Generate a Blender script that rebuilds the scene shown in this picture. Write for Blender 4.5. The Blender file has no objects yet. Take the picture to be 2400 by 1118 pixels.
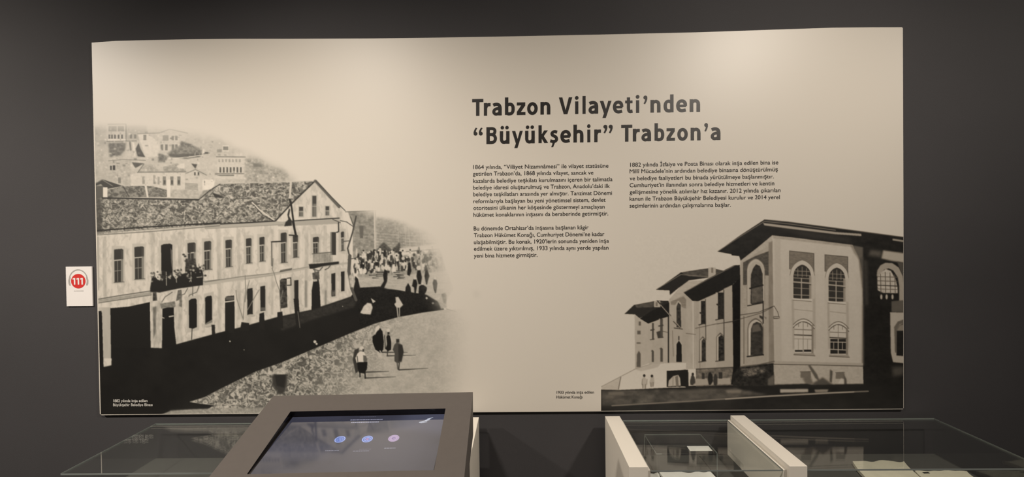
import bpy, bmesh, math
import numpy as np
from mathutils import Vector, Matrix

SC = bpy.context.scene
COL = SC.collection
R = math.radians

# ------------------------------------------------------------------ camera, world, lights, exposure
cam_data = bpy.data.cameras.new('camera')
cam = bpy.data.objects.new('camera', cam_data)
COL.objects.link(cam)
cam_data.sensor_width = 36.0
cam_data.lens = 36.0 * 1085.0 / 2400.0          # ultra-wide phone lens
cam_data.clip_start = 0.02
_p, _y, _r = R(-0.675), R(0.736), R(-0.696)      # pitch, yaw, roll
cam.matrix_world = (Matrix.Translation((0, -2.0, 1.6)) @ Matrix.Rotation(_y, 4, 'Z') @ Matrix.Rotation(_p, 4, 'X')
                    @ Matrix.Rotation(R(90), 4, 'X') @ Matrix.Rotation(-_r * -1.0, 4, 'Z'))
SC.camera = cam

world = bpy.data.worlds.new('gallery_air')
SC.world = world
world.use_nodes = True
world.node_tree.nodes['Background'].inputs[0].default_value = (1.0, 0.93, 0.86, 1)
world.node_tree.nodes['Background'].inputs[1].default_value = 0.035

SC.view_settings.view_transform = 'Standard'
SC.view_settings.look = 'None'
SC.view_settings.exposure = 0.0
SC.view_settings.gamma = 1.0
SC.view_settings.use_curve_mapping = False


def spot(name, loc, target, watts, angle, blend, size, col=(1.0, 0.90, 0.785)):
    d = bpy.data.lights.new(name, 'SPOT')
    d.energy = watts
    d.color = col
    d.spot_size = R(angle)
    d.spot_blend = blend
    d.shadow_soft_size = size
    o = bpy.data.objects.new(name, d)
    COL.objects.link(o)
    o.location = loc
    o.rotation_euler = (Vector(target) - Vector(loc)).to_track_quat('-Z', 'Y').to_euler()
    return o


spot('track_spot_right', (1.72, -1.7, 3.12), (-0.28, 0.0, -0.7), 203, 132, 1.0, 0.09)
spot('track_spot_centre', (-1.12, -1.7, 3.12), (-0.60, 0.0, 0.10), 196, 100, 1.0, 0.12)
spot('track_spot_left', (-3.5, -1.7, 3.12), (-2.60, 0.0, -0.2), 410, 120, 1.0, 0.08)
spot('track_spot_far_right', (3.9, -1.7, 3.12), (2.62, 0.0, 2.65), 125, 50, 1.0, 0.08)

# ------------------------------------------------------------------ materials
MATS = {}


def mat(name, col, rough=0.5, spec=0.5, metal=0.0, noise=0.0, nscale=20.0, bump=0.0, bscale=200.0):
    if name in MATS:
        return MATS[name]
    m = bpy.data.materials.new(name)
    m.use_nodes = True
    nt = m.node_tree
    b = nt.nodes['Principled BSDF']
    b.inputs['Base Color'].default_value = (*col, 1)
    b.inputs['Roughness'].default_value = rough
    b.inputs['Specular IOR Level'].default_value = spec
    b.inputs['Metallic'].default_value = metal
    tc = nt.nodes.new('ShaderNodeTexCoord')
    if noise > 0:
        n = nt.nodes.new('ShaderNodeTexNoise')
        n.inputs['Scale'].default_value = nscale
        n.inputs['Detail'].default_value = 5
        nt.links.new(tc.outputs['Object'], n.inputs['Vector'])
        ramp = nt.nodes.new('ShaderNodeValToRGB')
        ramp.color_ramp.elements[0].position = 0.3
        ramp.color_ramp.elements[1].position = 0.7
        ramp.color_ramp.elements[0].color = (*[c * (1 - noise) for c in col], 1)
        ramp.color_ramp.elements[1].color = (*[min(1, c * (1 + noise)) for c in col], 1)
        nt.links.new(n.outputs['Fac'], ramp.inputs['Fac'])
        nt.links.new(ramp.outputs['Color'], b.inputs['Base Color'])
    if bump > 0:
        n2 = nt.nodes.new('ShaderNodeTexNoise')
        n2.inputs['Scale'].default_value = bscale
        n2.inputs['Detail'].default_value = 3
        nt.links.new(tc.outputs['Object'], n2.inputs['Vector'])
        bp = nt.nodes.new('ShaderNodeBump')
        bp.inputs['Strength'].default_value = bump
        bp.inputs['Distance'].default_value = 0.002
        nt.links.new(n2.outputs['Fac'], bp.inputs['Height'])
        nt.links.new(bp.outputs['Normal'], b.inputs['Normal'])
    MATS[name] = m
    return m


PAPER = (0.64, 0.595, 0.525)
PANEL_ROUGH, PANEL_SPEC = 0.44, 0.5
M_WALL = mat('dark_wall_paint', (0.052, 0.0500, 0.0525), 0.75, 0.2, noise=0.06, nscale=1.6, bump=0.15, bscale=260)
M_FLOOR = mat('dark_floor', (0.05, 0.047, 0.044), 0.4, 0.4, noise=0.15, nscale=6)
M_CEIL = mat('black_ceiling', (0.02, 0.02, 0.02), 0.9, 0.1, noise=0.1, nscale=4)
M_BOARD = mat('panel_paper', PAPER, PANEL_ROUGH, PANEL_SPEC)
M_INK = mat('panel_ink', (0.010, 0.0075, 0.006), PANEL_ROUGH, PANEL_SPEC)
M_WHITEINK = mat('white_ink', (0.62, 0.60, 0.56), PANEL_ROUGH, PANEL_SPEC)
M_LACQ = mat('cream_lacquer', (0.735, 0.69, 0.615), 0.38, 0.4, noise=0.012, nscale=5)
M_DECK = mat('grey_deck', (0.085, 0.083, 0.078), 0.7, 0.3, noise=0.05, nscale=30)
M_KIOSK = mat('grey_brown_metal', (0.094, 0.082, 0.075), 0.5, 0.4, metal=0.05, noise=0.03, nscale=60)
M_BLACK = mat('black_bezel', (0.006, 0.005, 0.006), 0.22, 0.5)
M_PAPER = mat('document_paper', (0.66, 0.62, 0.50), 0.7, 0.2, noise=0.05, nscale=25)
M_WHITE = mat('white_paper', (0.80, 0.79, 0.76), 0.6, 0.3, noise=0.02, nscale=25)
M_CARD = mat('white_plastic', (0.80, 0.77, 0.75), 0.45, 0.4, noise=0.01, nscale=10)
M_RED = mat('red_print', (0.62, 0.035, 0.03), 0.45, 0.4)
M_GREY = mat('grey_print', (0.40, 0.38, 0.36), 0.45, 0.4)
M_EDGE = mat('polished_glass_edge', (0.20, 0.22, 0.21), 0.25, 0.5)


def glass(name, tint=(0.975, 0.985, 0.975), rough=0.01):
    m = bpy.data.materials.new(name)
    m.use_nodes = True
    nt = m.node_tree
    nt.nodes.clear()
    out = nt.nodes.new('ShaderNodeOutputMaterial')
    tr = nt.nodes.new('ShaderNodeBsdfTransparent')
    tr.inputs['Color'].default_value = (*tint, 1)
    gl = nt.nodes.new('ShaderNodeBsdfGlossy')
    gl.inputs['Roughness'].default_value = rough
    gl.inputs['Color'].default_value = (1, 1, 1, 1)
    geo = nt.nodes.new('ShaderNodeNewGeometry')
    mr = nt.nodes.new('ShaderNodeMapRange')
    mr.inputs['To Min'].default_value = 1.5
    mr.inputs['To Max'].default_value = 1.0 / 1.5
    nt.links.new(geo.outputs['Backfacing'], mr.inputs['Value'])
    fr = nt.nodes.new('ShaderNodeFresnel')
    nt.links.new(mr.outputs['Result'], fr.inputs['IOR'])
    mix = nt.nodes.new('ShaderNodeMixShader')
    nt.links.new(fr.outputs['Fac'], mix.inputs['Fac'])
    nt.links.new(tr.outputs[0], mix.inputs[1])
    nt.links.new(gl.outputs[0], mix.inputs[2])
    nt.links.new(mix.outputs[0], out.inputs['Surface'])
    return m


M_GLASS = glass('clear_glass')
M_ACRYL = glass('clear_acrylic', (0.97, 0.97, 0.96))


def colour_attr_mat(name, emission=0.0, rough=0.34, spec=0.5):
    m = bpy.data.materials.new(name)
    m.use_nodes = True
    nt = m.node_tree
    b = nt.nodes['Principled BSDF']
    at = nt.nodes.new('ShaderNodeVertexColor')
    at.layer_name = 'ink'
    b.inputs['Roughness'].default_value = rough
    b.inputs['Specular IOR Level'].default_value = spec
    if emission > 0:
        b.inputs['Base Color'].default_value = (0.01, 0.01, 0.012, 1)
        nt.links.new(at.outputs['Color'], b.inputs['Emission Color'])
        b.inputs['Emission Strength'].default_value = emission
        b.inputs['IOR'].default_value = 2.1
    else:
        nt.links.new(at.outputs['Color'], b.inputs['Base Color'])
    return m


M_PHOTO = colour_attr_mat('photographic_print', 0, PANEL_ROUGH, PANEL_SPEC)
M_SCREEN = colour_attr_mat('lit_display', 1.0, 0.06, 0.5)

# ------------------------------------------------------------------ object helpers


def tag(o, label=None, cat=None, group=None, kind=None):
    if label:
        o['label'] = label
    if cat:
        o['category'] = cat
    if group:
        o['group'] = group
    if kind:
        o['kind'] = kind
    return o


def thing(name, loc, label, cat, group=None, rz=0.0):
    o = bpy.data.objects.new(name, None)
    COL.objects.link(o)
    o.location = loc
    o.rotation_euler = (0, 0, rz)
    o.empty_display_size = 0.05
    return tag(o, label, cat, group)


def mesh_obj(name, verts, faces, m, parent=None, smooth=False):
    me = bpy.data.meshes.new(name)
    me.from_pydata([tuple(v) for v in verts], [], faces)
    me.materials.append(m)
    if smooth:
        for p in me.polygons:
            p.use_smooth = True
    me.update()
    o = bpy.data.objects.new(name, me)
    COL.objects.link(o)
    if parent:
        o.parent = parent
    return o


def bm_obj(name, bm, m, parent=None):
    me = bpy.data.meshes.new(name)
    bmesh.ops.recalc_face_normals(bm, faces=bm.faces[:])
    bm.to_mesh(me)
    bm.free()
    me.materials.append(m)
    o = bpy.data.objects.new(name, me)
    COL.objects.link(o)
    if parent:
        o.parent = parent
    return o


def add_box(bm, lo, hi, bevel=0.0):
    r = bmesh.ops.create_cube(bm, size=1.0)
    vs = r['verts']
    for v in vs:
        v.co = Vector([lo[i] + (v.co[i] + 0.5) * (hi[i] - lo[i]) for i in range(3)])
    if bevel > 0:
        es = list({e for v in vs for e in v.link_edges})
        bmesh.ops.bevel(bm, geom=es, offset=bevel, segments=2, affect='EDGES', profile=0.6)


def add_prism_x(bm, prof, x0, x1):
    """profile of (y, z) points extruded along x"""
    a = [bm.verts.new((x0, y, z)) for y, z in prof]
    b = [bm.verts.new((x1, y, z)) for y, z in prof]
    n = len(prof)
    bm.faces.new(a)
    bm.faces.new(b[::-1])
    for i in range(n):
        bm.faces.new((a[i], b[i], b[(i + 1) % n], a[(i + 1) % n]))


def add_prism_y(bm, prof, y0, y1):
    a = [bm.verts.new((x, y0, z)) for x, z in prof]
    b = [bm.verts.new((x, y1, z)) for x, z in prof]
    n = len(prof)
    bm.faces.new(a)
    bm.faces.new(b[::-1])
    for i in range(n):
        bm.faces.new((a[i], b[i], b[(i + 1) % n], a[(i + 1) % n]))


# ------------------------------------------------------------------ room shell
def struct(name, lo, hi, m):
    bm = bmesh.new()
    add_box(bm, lo, hi)
    return tag(bm_obj(name, bm, m), kind='structure')


struct('wall_back', (-4.6, 0.0, 0.0), (4.6, 0.12, 3.4), M_WALL)
struct('wall_left', (-4.72, -4.0, 0.0), (-4.6, 0.12, 3.4), M_WALL)
struct('wall_right', (4.6, -4.0, 0.0), (4.72, 0.12, 3.4), M_WALL)
struct('floor', (-4.72, -4.0, -0.1), (4.72, 0.12, 0.0), M_FLOOR)
struct('ceiling', (-4.72, -4.0, 3.4), (4.72, 0.12, 3.5), M_CEIL)

# ------------------------------------------------------------------ print layout
# the panel artwork is laid out on a sheet in print units; this maps a sheet position to metres on the panel (x, z)
_H = (1.84684290e-03, -2.21560726e-05, -2.22956810e+00, -3.55393120e-06, -1.86460640e-03, 2.63570976e+00,
      1.18012087e-05, -1.10891735e-05)


def sheet(x, y):
    x = np.asarray(x, float)
    y = np.asarray(y, float)
    w = _H[6] * x + _H[7] * y + 1.0
    return (_H[0] * x + _H[1] * y + _H[2]) / w, (_H[3] * x + _H[4] * y + _H[5]) / w


FRONT = -0.012      # front face of the panel


class Sheet:
    """small software painter: grey tones 0..255 on a sheet, plus an opacity"""

    def __init__(s, x0, y0, x1, y1, tone=200.0, ss=2):
        s.x0, s.y0, s.ss = x0, y0, ss
        s.w, s.h = int((x1 - x0) * ss), int((y1 - y0) * ss)
        s.t = np.full((s.h, s.w), tone, np.float32)
        s.map = (0, 0, 1.0)
        s.rng = np.random.default_rng(7)

    def frame(s, ox=0.0, oy=0.0, sc=1.0):
        s.map = (ox, oy, sc)

    def pts(s, P):
        ox, oy, sc = s.map
        return [((ox + x / sc - s.x0) * s.ss, (oy + y / sc - s.y0) * s.ss) for x, y in P]

    def _win(s, P, pad):
        xs = [p[0] for p in P]
        ys = [p[1] for p in P]
        return (max(0, int(min(xs) - pad)), max(0, int(min(ys) - pad)),
                min(s.w, int(max(xs) + pad) + 2), min(s.h, int(max(ys) + pad) + 2))

    @staticmethod
    def blur(m, r):
        r = int(max(1, r))
        for ax in (0, 1):
            for _ in range(2):
                p = np.pad(m, [(r + 1, r) if a == ax else (0, 0) for a in (0, 1)], mode='edge')
                c = np.cumsum(p, axis=ax, dtype=np.float64)
                n = m.shape[ax]
                if ax == 0:
                    m = (c[2 * r + 1:2 * r + 1 + n] - c[:n]) / (2 * r + 1)
                else:
                    m = (c[:, 2 * r + 1:2 * r + 1 + n] - c[:, :n]) / (2 * r + 1)
        return m.astype(np.float32)

    def mask(s, P, soft=0.0):
        P = s.pts(P)
        pad = soft * s.ss * 2.2
        a, b, c, d = s._win(P, pad)
        if c <= a or d <= b:
            return None
        X, Y = np.meshgrid(np.arange(a, c) + 0.5, np.arange(b, d) + 0.5)
        m = np.zeros(X.shape, bool)
        n = len(P)
        for i in range(n):
            x1, y1 = P[i]
            x2, y2 = P[(i + 1) % n]
            if y1 == y2:
                continue
            cond = (Y >= min(y1, y2)) & (Y < max(y1, y2))
            xi = x1 + (Y - y1) * (x2 - x1) / (y2 - y1)
            m ^= cond & (X < xi)
        m = m.astype(np.float32)
        if soft > 0:
            m = s.blur(m, soft * s.ss * 0.7)
        return m, slice(b, d), slice(a, c)

    def poly(s, P, v, al=1.0, soft=0.0, noise=None, amp=0.0):
        r = s.mask(P, soft)
        if r is None:
            return
        m, ry, rx = r
        m = m * al
        val = v
        if noise is not None:
            val = v + amp * noise[ry, rx]
        s.t[ry, rx] = s.t[ry, rx] * (1 - m) + val * m

    def texture(s, P, noise, amp, soft=0.0, al=1.0):
        r = s.mask(P, soft)
        if r is None:
            return
        m, ry, rx = r
        s.t[ry, rx] += noise[ry, rx] * amp * m * al

    def rect(s, x0, y0, x1, y1, v, **k):
        s.poly([(x0, y0), (x1, y0), (x1, y1), (x0, y1)], v, **k)

    def line(s, P, v, w=2.0, al=1.0, w2=None):
        """w in sheet units; w2 = width at the far end"""
        P = s.pts(P)
        w2 = w if w2 is None else w2
        n = len(P) - 1
        for i in range(n):
            a, b, c, d = s._win(P[i:i + 2], max(w, w2) * s.ss + 2)
            if c <= a or d <= b:
                continue
            X, Y = np.meshgrid(np.arange(a, c) + 0.5, np.arange(b, d) + 0.5)
            x1, y1 = P[i]
            x2, y2 = P[i + 1]
            dx, dy = x2 - x1, y2 - y1
            L = dx * dx + dy * dy + 1e-9
            q = np.clip(((X - x1) * dx + (Y - y1) * dy) / L, 0, 1)
            dist = np.hypot(X - x1 - q * dx, Y - y1 - q * dy)
            ww = (w + (w2 - w) * (i + q) / n) * s.ss / 2
            m = np.clip(ww - dist + 0.5, 0, 1) * al
            s.t[b:d, a:c] = s.t[b:d, a:c] * (1 - m) + v * m

    def blob(s, x, y, rx, ry, v, al=1.0, soft=0.0, n=14):
        s.poly([(x + rx * math.cos(k * 2 * math.pi / n), y + ry * math.sin(k * 2 * math.pi / n)) for k in range(n)],
               v, al=al, soft=soft)

    def noise(s, cell_x, cell_y=None, oct=3, ridge=False):
        """value noise about -1..1, cell sizes in sheet units"""
        cell_y = cell_y or cell_x
        out = np.zeros((s.h, s.w), np.float32)
        amp, tot = 1.0, 0.0
        for o in range(oct):
            cx, cy = max(1.01, cell_x * s.ss / 2 ** o), max(1.01, cell_y * s.ss / 2 ** o)
            gw, gh = int(s.w / cx) + 3, int(s.h / cy) + 3
            g = s.rng.uniform(-1, 1, (gh, gw)).astype(np.float32)
            xs, ys = np.arange(s.w) / cx, np.arange(s.h) / cy
            xi, yi = xs.astype(int), ys.astype(int)
            fx, fy = xs - xi, ys - yi
            fx, fy = (fx * fx * (3 - 2 * fx))[None, :], (fy * fy * (3 - 2 * fy))[:, None]
            g00, g10 = g[np.ix_(yi, xi)], g[np.ix_(yi, xi + 1)]
            g01, g11 = g[np.ix_(yi + 1, xi)], g[np.ix_(yi + 1, xi + 1)]
            v = (g00 * (1 - fx) + g10 * fx) * (1 - fy) + (g01 * (1 - fx) + g11 * fx) * fy
            if ridge:
                v = 1 - np.abs(v) * 3.2
            out += amp * v
            tot += amp
            amp *= 0.55
        return (out / tot).astype(np.float32)

    def warp(s, a, amp, cell):
        dx = (s.noise(cell, cell, 2) * amp * s.ss * 2).astype(int)
        dy = (s.noise(cell, cell, 2) * amp * s.ss * 2).astype(int)
        yy, xx = np.meshgrid(np.arange(s.h), np.arange(s.w), indexing='ij')
        return np.tanh(2.0 * a)[np.clip(yy + dy, 0, s.h - 1), np.clip(xx + dx, 0, s.w - 1)]

    def sample(s, x, y):
        fx = np.clip((x - s.x0) * s.ss - 0.5, 0, s.w - 1.001)
        fy = np.clip((y - s.y0) * s.ss - 0.5, 0, s.h - 1.001)
        xi, yi = fx.astype(int), fy.astype(int)
        a, b = fx - xi, fy - yi
        t = s.t
        return (t[yi, xi] * (1 - a) + t[yi, xi + 1] * a) * (1 - b) + (t[yi + 1, xi] * (1 - a) + t[yi + 1, xi + 1] * a) * b


# ------------------------------------------------------------------ artwork 1: street photograph with the old town hall
def paint_street():
    S = Sheet(206, 250, 1190, 985)
    fine = S.noise(5, 4, 3)
    mid = S.noise(16, 14, 4)
    stone = S.warp(S.noise(7.5, 5.5, 2, ridge=True), 6, 9)
    tile = S.warp(S.noise(8.5, 3.4, 2, ridge=True), 4, 8)
    streak = S.noise(7, 42, 3)
    # --- hillside
    S.frame()
    S.poly([(200, 283), (300, 288), (430, 302), (510, 318), (548, 345), (610, 372), (668, 400), (704, 432), (640, 470), (200, 560)],
           180, soft=16, noise=mid, amp=14)
    S.frame(210, 260, 3.727)
    S.poly([(0, 120), (150, 150), (150, 640), (0, 640)], 160, soft=8, al=.7, noise=mid, amp=18)
    S.rect(318, 125, 500, 255, 158, soft=3, al=.8)
    S.rect(160, 115, 318, 262, 180)
    S.line([(160, 116), (318, 114), (318, 262)], 95, 1.6)
    S.rect(166, 133, 236, 178, 138)
    S.rect(246, 133, 300, 178, 132)
    for x in (165, 188, 214, 246, 276):
        S.rect(x, 206, x + 15, 242, 84)
    S.rect(160, 246, 316, 260, 200)
    S.line([(150, 266), (410, 262)], 105, 1.6)
    S.rect(352, 205, 370, 240, 112)
    S.rect(388, 205, 408, 240, 118)
    S.poly([(165, 280), (320, 278), (310, 340), (270, 390), (175, 405)], 104, soft=3.5, noise=fine, amp=26)
    S.poly([(420, 205), (500, 195), (610, 280), (610, 400), (490, 400), (440, 270)], 196, soft=2)
    S.rect(470, 208, 496, 256, 125)
    S.poly([(428, 278), (445, 330), (486, 404), (420, 397), (402, 330)], 70, soft=1)
    S.poly([(372, 272), (392, 278), (404, 396), (388, 394)], 202)
    S.line([(352, 275), (360, 340)], 110, 4)
    S.poly([(600, 198), (855, 196), (800, 350), (610, 352)], 186, soft=1.5)
    S.line([(420, 200), (610, 192), (700, 160), (855, 194)], 138, 2)
    S.rect(640, 212, 690, 260, 148)
    S.rect(712, 212, 775, 262, 198)
    for x in (716, 748):
        S.rect(x, 216, x + 22, 258, 138)
    for x in (620, 660, 718, 748):
        S.rect(x, 292, x + 22, 345, 118)
    S.poly([(672, 372), (780, 305), (802, 262), (880, 288), (985, 340), (972, 392), (850, 416), (720, 402)], 120, soft=2.5, noise=fine, amp=30)
    S.poly([(690, 378), (985, 372), (960, 402), (840, 416), (700, 400)], 88, soft=2)
    S.line([(660, 420), (860, 404), (985, 386)], 196, 2)
    S.poly([(600, 370), (690, 395), (660, 450), (600, 450)], 112, soft=2.5, noise=fine, amp=28)
    S.rect(985, 330, 1060, 372, 198, soft=1)
    S.line([(1000, 374), (1040, 376)], 70, 2.4)
    S.poly([(830, 150), (1080, 158), (1070, 170), (850, 160)], 172, soft=1.5)
    S.poly([(865, 430), (1118, 400), (1118, 520), (880, 480)], 182, soft=3)
    S.poly([(168, 434), (362, 425), (362, 650), (160, 650)], 172, soft=2, noise=fine, amp=9)
    S.line([(165, 436), (290, 424), (490, 432)], 128, 1.8)
    S.rect(178, 478, 193, 516, 58)
    S.rect(203, 476, 223, 516, 50)
    S.rect(235, 452, 262, 462, 124)
    S.rect(250, 582, 272, 632, 122)
    S.poly([(395, 545), (835, 540), (835, 690), (360, 655), (358, 560)], 190, soft=1)
    S.poly([(470, 462), (560, 470), (610, 530), (425, 540)], 164, soft=1, noise=fine, amp=16)
    S.poly([(368, 448), (476, 458), (400, 500)], 80, soft=.6)
    S.line([(420, 540), (475, 462)], 110, 2)
    S.line([(420, 536), (840, 532)], 118, 2)
    S.poly([(640, 490), (770, 455), (840, 530), (650, 530)], 150, soft=1.2, noise=fine, amp=22)
    S.poly([(760, 480), (830, 448), (830, 500), (780, 505)], 196, soft=1)
    S.rect(460, 572, 482, 640, 146)
    S.rect(555, 560, 575, 640, 156)
    S.rect(594, 575, 612, 642, 150)
    for x in (640, 705, 765):
        S.rect(x, 572, x + 28, 650, 124)
        S.rect(x + 6, 606, x + 24, 640, 80)
    S.poly([(888, 460), (942, 466), (924, 504)], 74, soft=.6)
    S.poly([(840, 545), (925, 515), (1005, 580), (985, 700), (835, 700)], 186, soft=1)
    S.line([(838, 548), (925, 512), (1020, 560)], 128, 2)
    for x in (914, 944):
        S.rect(x, 534, x + 13, 562, 70)
    for k in range(6):
        S.line([(835, 632 + k * 12), (945, 640 + k * 11)], 108, 1.2)
    S.rect(985, 600, 1090, 690, 204)
    S.rect(1000, 612, 1012, 648, 86)
    S.poly([(990, 700), (1118, 650), (1118, 790), (940, 780)], 150, soft=2, noise=fine, amp=25)
    # houses further right on the hill
    S.frame(480, 320, 3.494)
    S.poly([(0, 40), (130, 20), (190, 70), (120, 150), (40, 160), (0, 190)], 178, soft=3)
    S.rect(0, 128, 30, 142, 80, soft=.5)
    S.rect(145, 70, 200, 122, 196)
    S.rect(150, 82, 192, 112, 126)
    S.rect(100, 105, 140, 130, 140, soft=1)
    S.poly([(100, 165), (330, 170), (322, 300), (318, 350), (105, 350)], 188, soft=1)
    S.line([(95, 166), (332, 168)], 112, 1.8)
    for k in range(7):
        S.rect(112 + k * 28, 186, 126 + k * 28, 210, 150)
        S.rect(120 + k * 28, 252, 134 + k * 28, 296, 88)
    S.line([(105, 304), (320, 304)], 120, 2)
    S.line([(110, 318), (235, 318)], 118, 3)
    S.poly([(335, 170), (440, 178), (520, 240), (640, 270), (690, 320), (640, 380), (330, 385)], 156, soft=6, noise=fine, amp=26)
    S.poly([(390, 215), (460, 225), (470, 250), (400, 250)], 120, soft=2)
    S.poly([(0, 350), (85, 360), (60, 430), (0, 440)], 206, soft=1)
    # clutter of the hillside: walls, openings and shrubs
    S.frame()
    rg = np.random.default_rng(21)
    for k in range(420):
        hx, hy = 222 + 450 * rg.random(), 292 + 150 * rg.random()
        if hy < np.interp(hx, [222, 420, 510, 560, 620, 690], [292, 312, 330, 356, 384, 420]) or hy > 440:
            continue
        w_, h_ = 1 + 7 * rg.random() ** 2, 1 + 4 * rg.random()
        v_ = (108, 130, 150, 200, 205, 206)[rg.integers(6)]
        S.rect(hx, hy, hx + w_, hy + h_, v_, al=.35 + .4 * rg.random(), soft=.5)
    S.texture([(218, 290), (430, 310), (560, 350), (690, 425), (480, 470), (218, 470)], fine, 9, soft=6)
    # small roofs in front of the hill houses
    S.frame(210, 260, 3.727)
    S.poly([(40, 655), (130, 650), (130, 770), (110, 1060), (40, 1070)], 84, soft=1.5)
    S.poly([(40, 640), (110, 596), (290, 656), (205, 672), (150, 682), (100, 640), (45, 656)], 62)
    S.line([(45, 636), (110, 600), (200, 655)], 120, 2)
    S.poly([(155, 690), (300, 658), (490, 655), (515, 752), (150, 756)], 112, noise=tile, amp=30)
    S.poly([(500, 656), (560, 660), (680, 692), (700, 752), (515, 754)], 116, noise=tile, amp=28)
    S.poly([(480, 655), (498, 655), (516, 752), (500, 752)], 200)
    S.line([(290, 656), (345, 748)], 66, 2)
    S.rect(118, 668, 156, 757, 206)
    S.rect(676, 600, 706, 752, 205)
    S.poly([(706, 690), (950, 690), (960, 770), (706, 752)], 168, soft=1, noise=fine, amp=22)
    # --- main roof
    S.frame()
    roof = [(221, 463), (300, 466), (466, 468), (492, 445), (517, 431), (690, 427), (739, 424), (700, 470), (646, 518), (480, 528), (360, 538), (222, 551)]
    S.poly(roof, 130, noise=tile, amp=46)
    S.texture(roof, S.noise(3.4, 2.6, 2), 34)
    S.poly([(221, 463), (238, 465), (240, 546), (222, 551)], 66, soft=3, al=.75)
    S.line([(240, 464), (466, 468)], 50, 3.4)
    S.line([(466, 468), (492, 446), (517, 431)], 60, 2.2)
    S.line([(517, 431), (739, 424)], 176, 1.6)
    S.frame(480, 320, 3.494)
    S.poly([(60, 460), (100, 470), (165, 500), (85, 502)], 56, soft=.6)
    S.poly([(75, 455), (120, 450), (130, 475), (90, 470)], 160, soft=.6)
    S.line([(255, 508), (385, 510)], 66, 1.6)
    S.line([(388, 540), (450, 602), (575, 690)], 194, 3.2)
    S.line([(400, 560), (470, 640), (560, 690)], 60, 1.6)
    S.line([(705, 375), (695, 515)], 188, 5, w2=4)
    # --- facade
    S.frame()
    fac = [(222, 549), (360, 538), (480, 528), (646, 518), (739, 424), (809, 495), (818, 560), (826, 640), (822, 695), (729, 726), (649, 743),
           (563, 767), (515, 779), (412, 807), (378, 816), (354, 820), (354, 712), (258, 724), (259, 856), (243, 860), (228, 733)]
    S.poly(fac, 194, noise=streak, amp=9)
    S.texture(fac, np.minimum(S.warp(S.noise(5, 16, 3), 3, 9), 0), 24)
    S.frame(480, 320, 3.494)
    S.line([(905, 362), (700, 560), (580, 690)], 52, 3.2)
    S.line([(905, 362), (1100, 575)], 92, 6.5)
    S.line([(900, 380), (1090, 585)], 170, 1.6)
    S.line([(905, 360), (1150, 608)], 62, 1.6)
    S.line([(690, 695), (830, 684), (1100, 668)], 56, 2.6)
    S.poly([(600, 700), (1100, 676), (1100, 715), (600, 736)], 158, soft=1)
    S.poly([(0, 722), (575, 692), (640, 700), (640, 722), (0, 755)], 162)
    S.line([(0, 722), (300, 708), (575, 692)], 52, 3)
    S.line([(0, 756), (640, 722)], 132, 1.2)
    S.poly([(690, 585), (700, 600), (690, 650), (712, 690), (712, 730), (650, 736), (662, 700), (684, 680), (676, 640)], 50, soft=.8)
    S.line([(695, 515), (708, 560), (724, 680), (745, 810)], 42, 4.2)
    for x0, y0, x1, y1 in ((880, 486, 914, 656), (772, 577, 806, 655), (988, 572, 1018, 646)):
        S.rect(x0 - 8, y0 - 8, x1 + 8, y1 + 8, 174, soft=1)
        S.rect(x0, y0, x1, y1, 108)
        S.rect(x0, y0, x1, y0 + (y1 - y0) * .38, 66)
        S.rect(x0 + 2, y0, x0 + 8, y1, 70)
        S.line([(x0, y0 + (y1 - y0) * .5), (x1, y0 + (y1 - y0) * .5)], 180, 1.2)
    S.frame(215, 520, 3.493)
    S.line([(30, 72), (400, 46), (1048, 8)], 46, 3)
    S.line([(30, 108), (500, 78), (1048, 32)], 104, 2)
    S.line([(30, 92), (500, 62), (1048, 20)], 150, 2)
    # pilaster stains
    stain = S.noise(5, 14, 3)
    for P in ([(88, 120), (120, 118), (122, 610), (92, 612)], [(482, 92), (515, 90), (515, 560), (490, 560)],
              [(705, 84), (738, 82), (740, 440), (708, 440)], [(0 + 1025, 60), (1048, 60), (1048, 470), (1030, 470)]):
        S.poly(P, 166, soft=2, al=.8, noise=stain, amp=24)
    S.rect(32, 120, 60, 560, 158, soft=2)
    S.frame(480, 520, 3.494)
    for P in ([(98, 60), (130, 60), (135, 480), (105, 480)], [(262, 60), (290, 60), (292, 800), (268, 800)], [(820, 40), (848, 40), (845, 700), (818, 700)],
              [(972, 30), (1000, 30), (1000, 690), (976, 690)], [(105, 500), (135, 500), (135, 880), (110, 880)], [(540, 60), (560, 60), (562, 760), (545, 760)]):
        S.poly(P, 168, soft=2, al=.75, noise=stain, amp=22)

    def window(x0, y0, x1, y1, cross=True, top=True):
        w, h = x1 - x0, y1 - y0
        S.rect(x0 - 18, y0 - 26, x1 + 14, y1 + 12, 170, soft=1.2, al=.8)
        S.poly([(x0, y0 + 8), (x0 + w * .2, y0), (x1 - w * .15, y0 - 4), (x1, y0 + 6), (x1, y1 - 4), (x0 + 4, y1)], 62)
        S.rect(x1 - w * .24, y0 + 8, x1, y1 - 2, 126)
        S.rect(x0, y0 + 2, x1, y0 + h * .3, 58, soft=.6, al=.8)
        if cross:
            S.line([(x0 + 4, y0 + h * .34), (x1 - w * .25, y0 + h * .32)], 186, 2.2)
            S.line([(x0 + 4, y0 + h * .66), (x1 - w * .25, y0 + h * .64)], 150, 1.2)
            S.line([(x0 + w * .38, y0 + h * .34), (x0 + w * .4, y1 - 6)], 140, 1.2)
            S.line([(x0 + 2, y0 + h * .36), (x0 + 4, y1)], 120, .9)
        S.line([(x0, y1 + 2), (x1 + 8, y1 - 4)], 80, 1.4)

    S.frame(215, 520, 3.493)
    for a in ((183, 224, 258, 495), (350, 204, 428, 470), (785, 172, 850, 420), (920, 160, 978, 392)):
        window(*a)
    S.rect(548, 150, 684, 430, 172, soft=1.4, al=.8)
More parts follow.
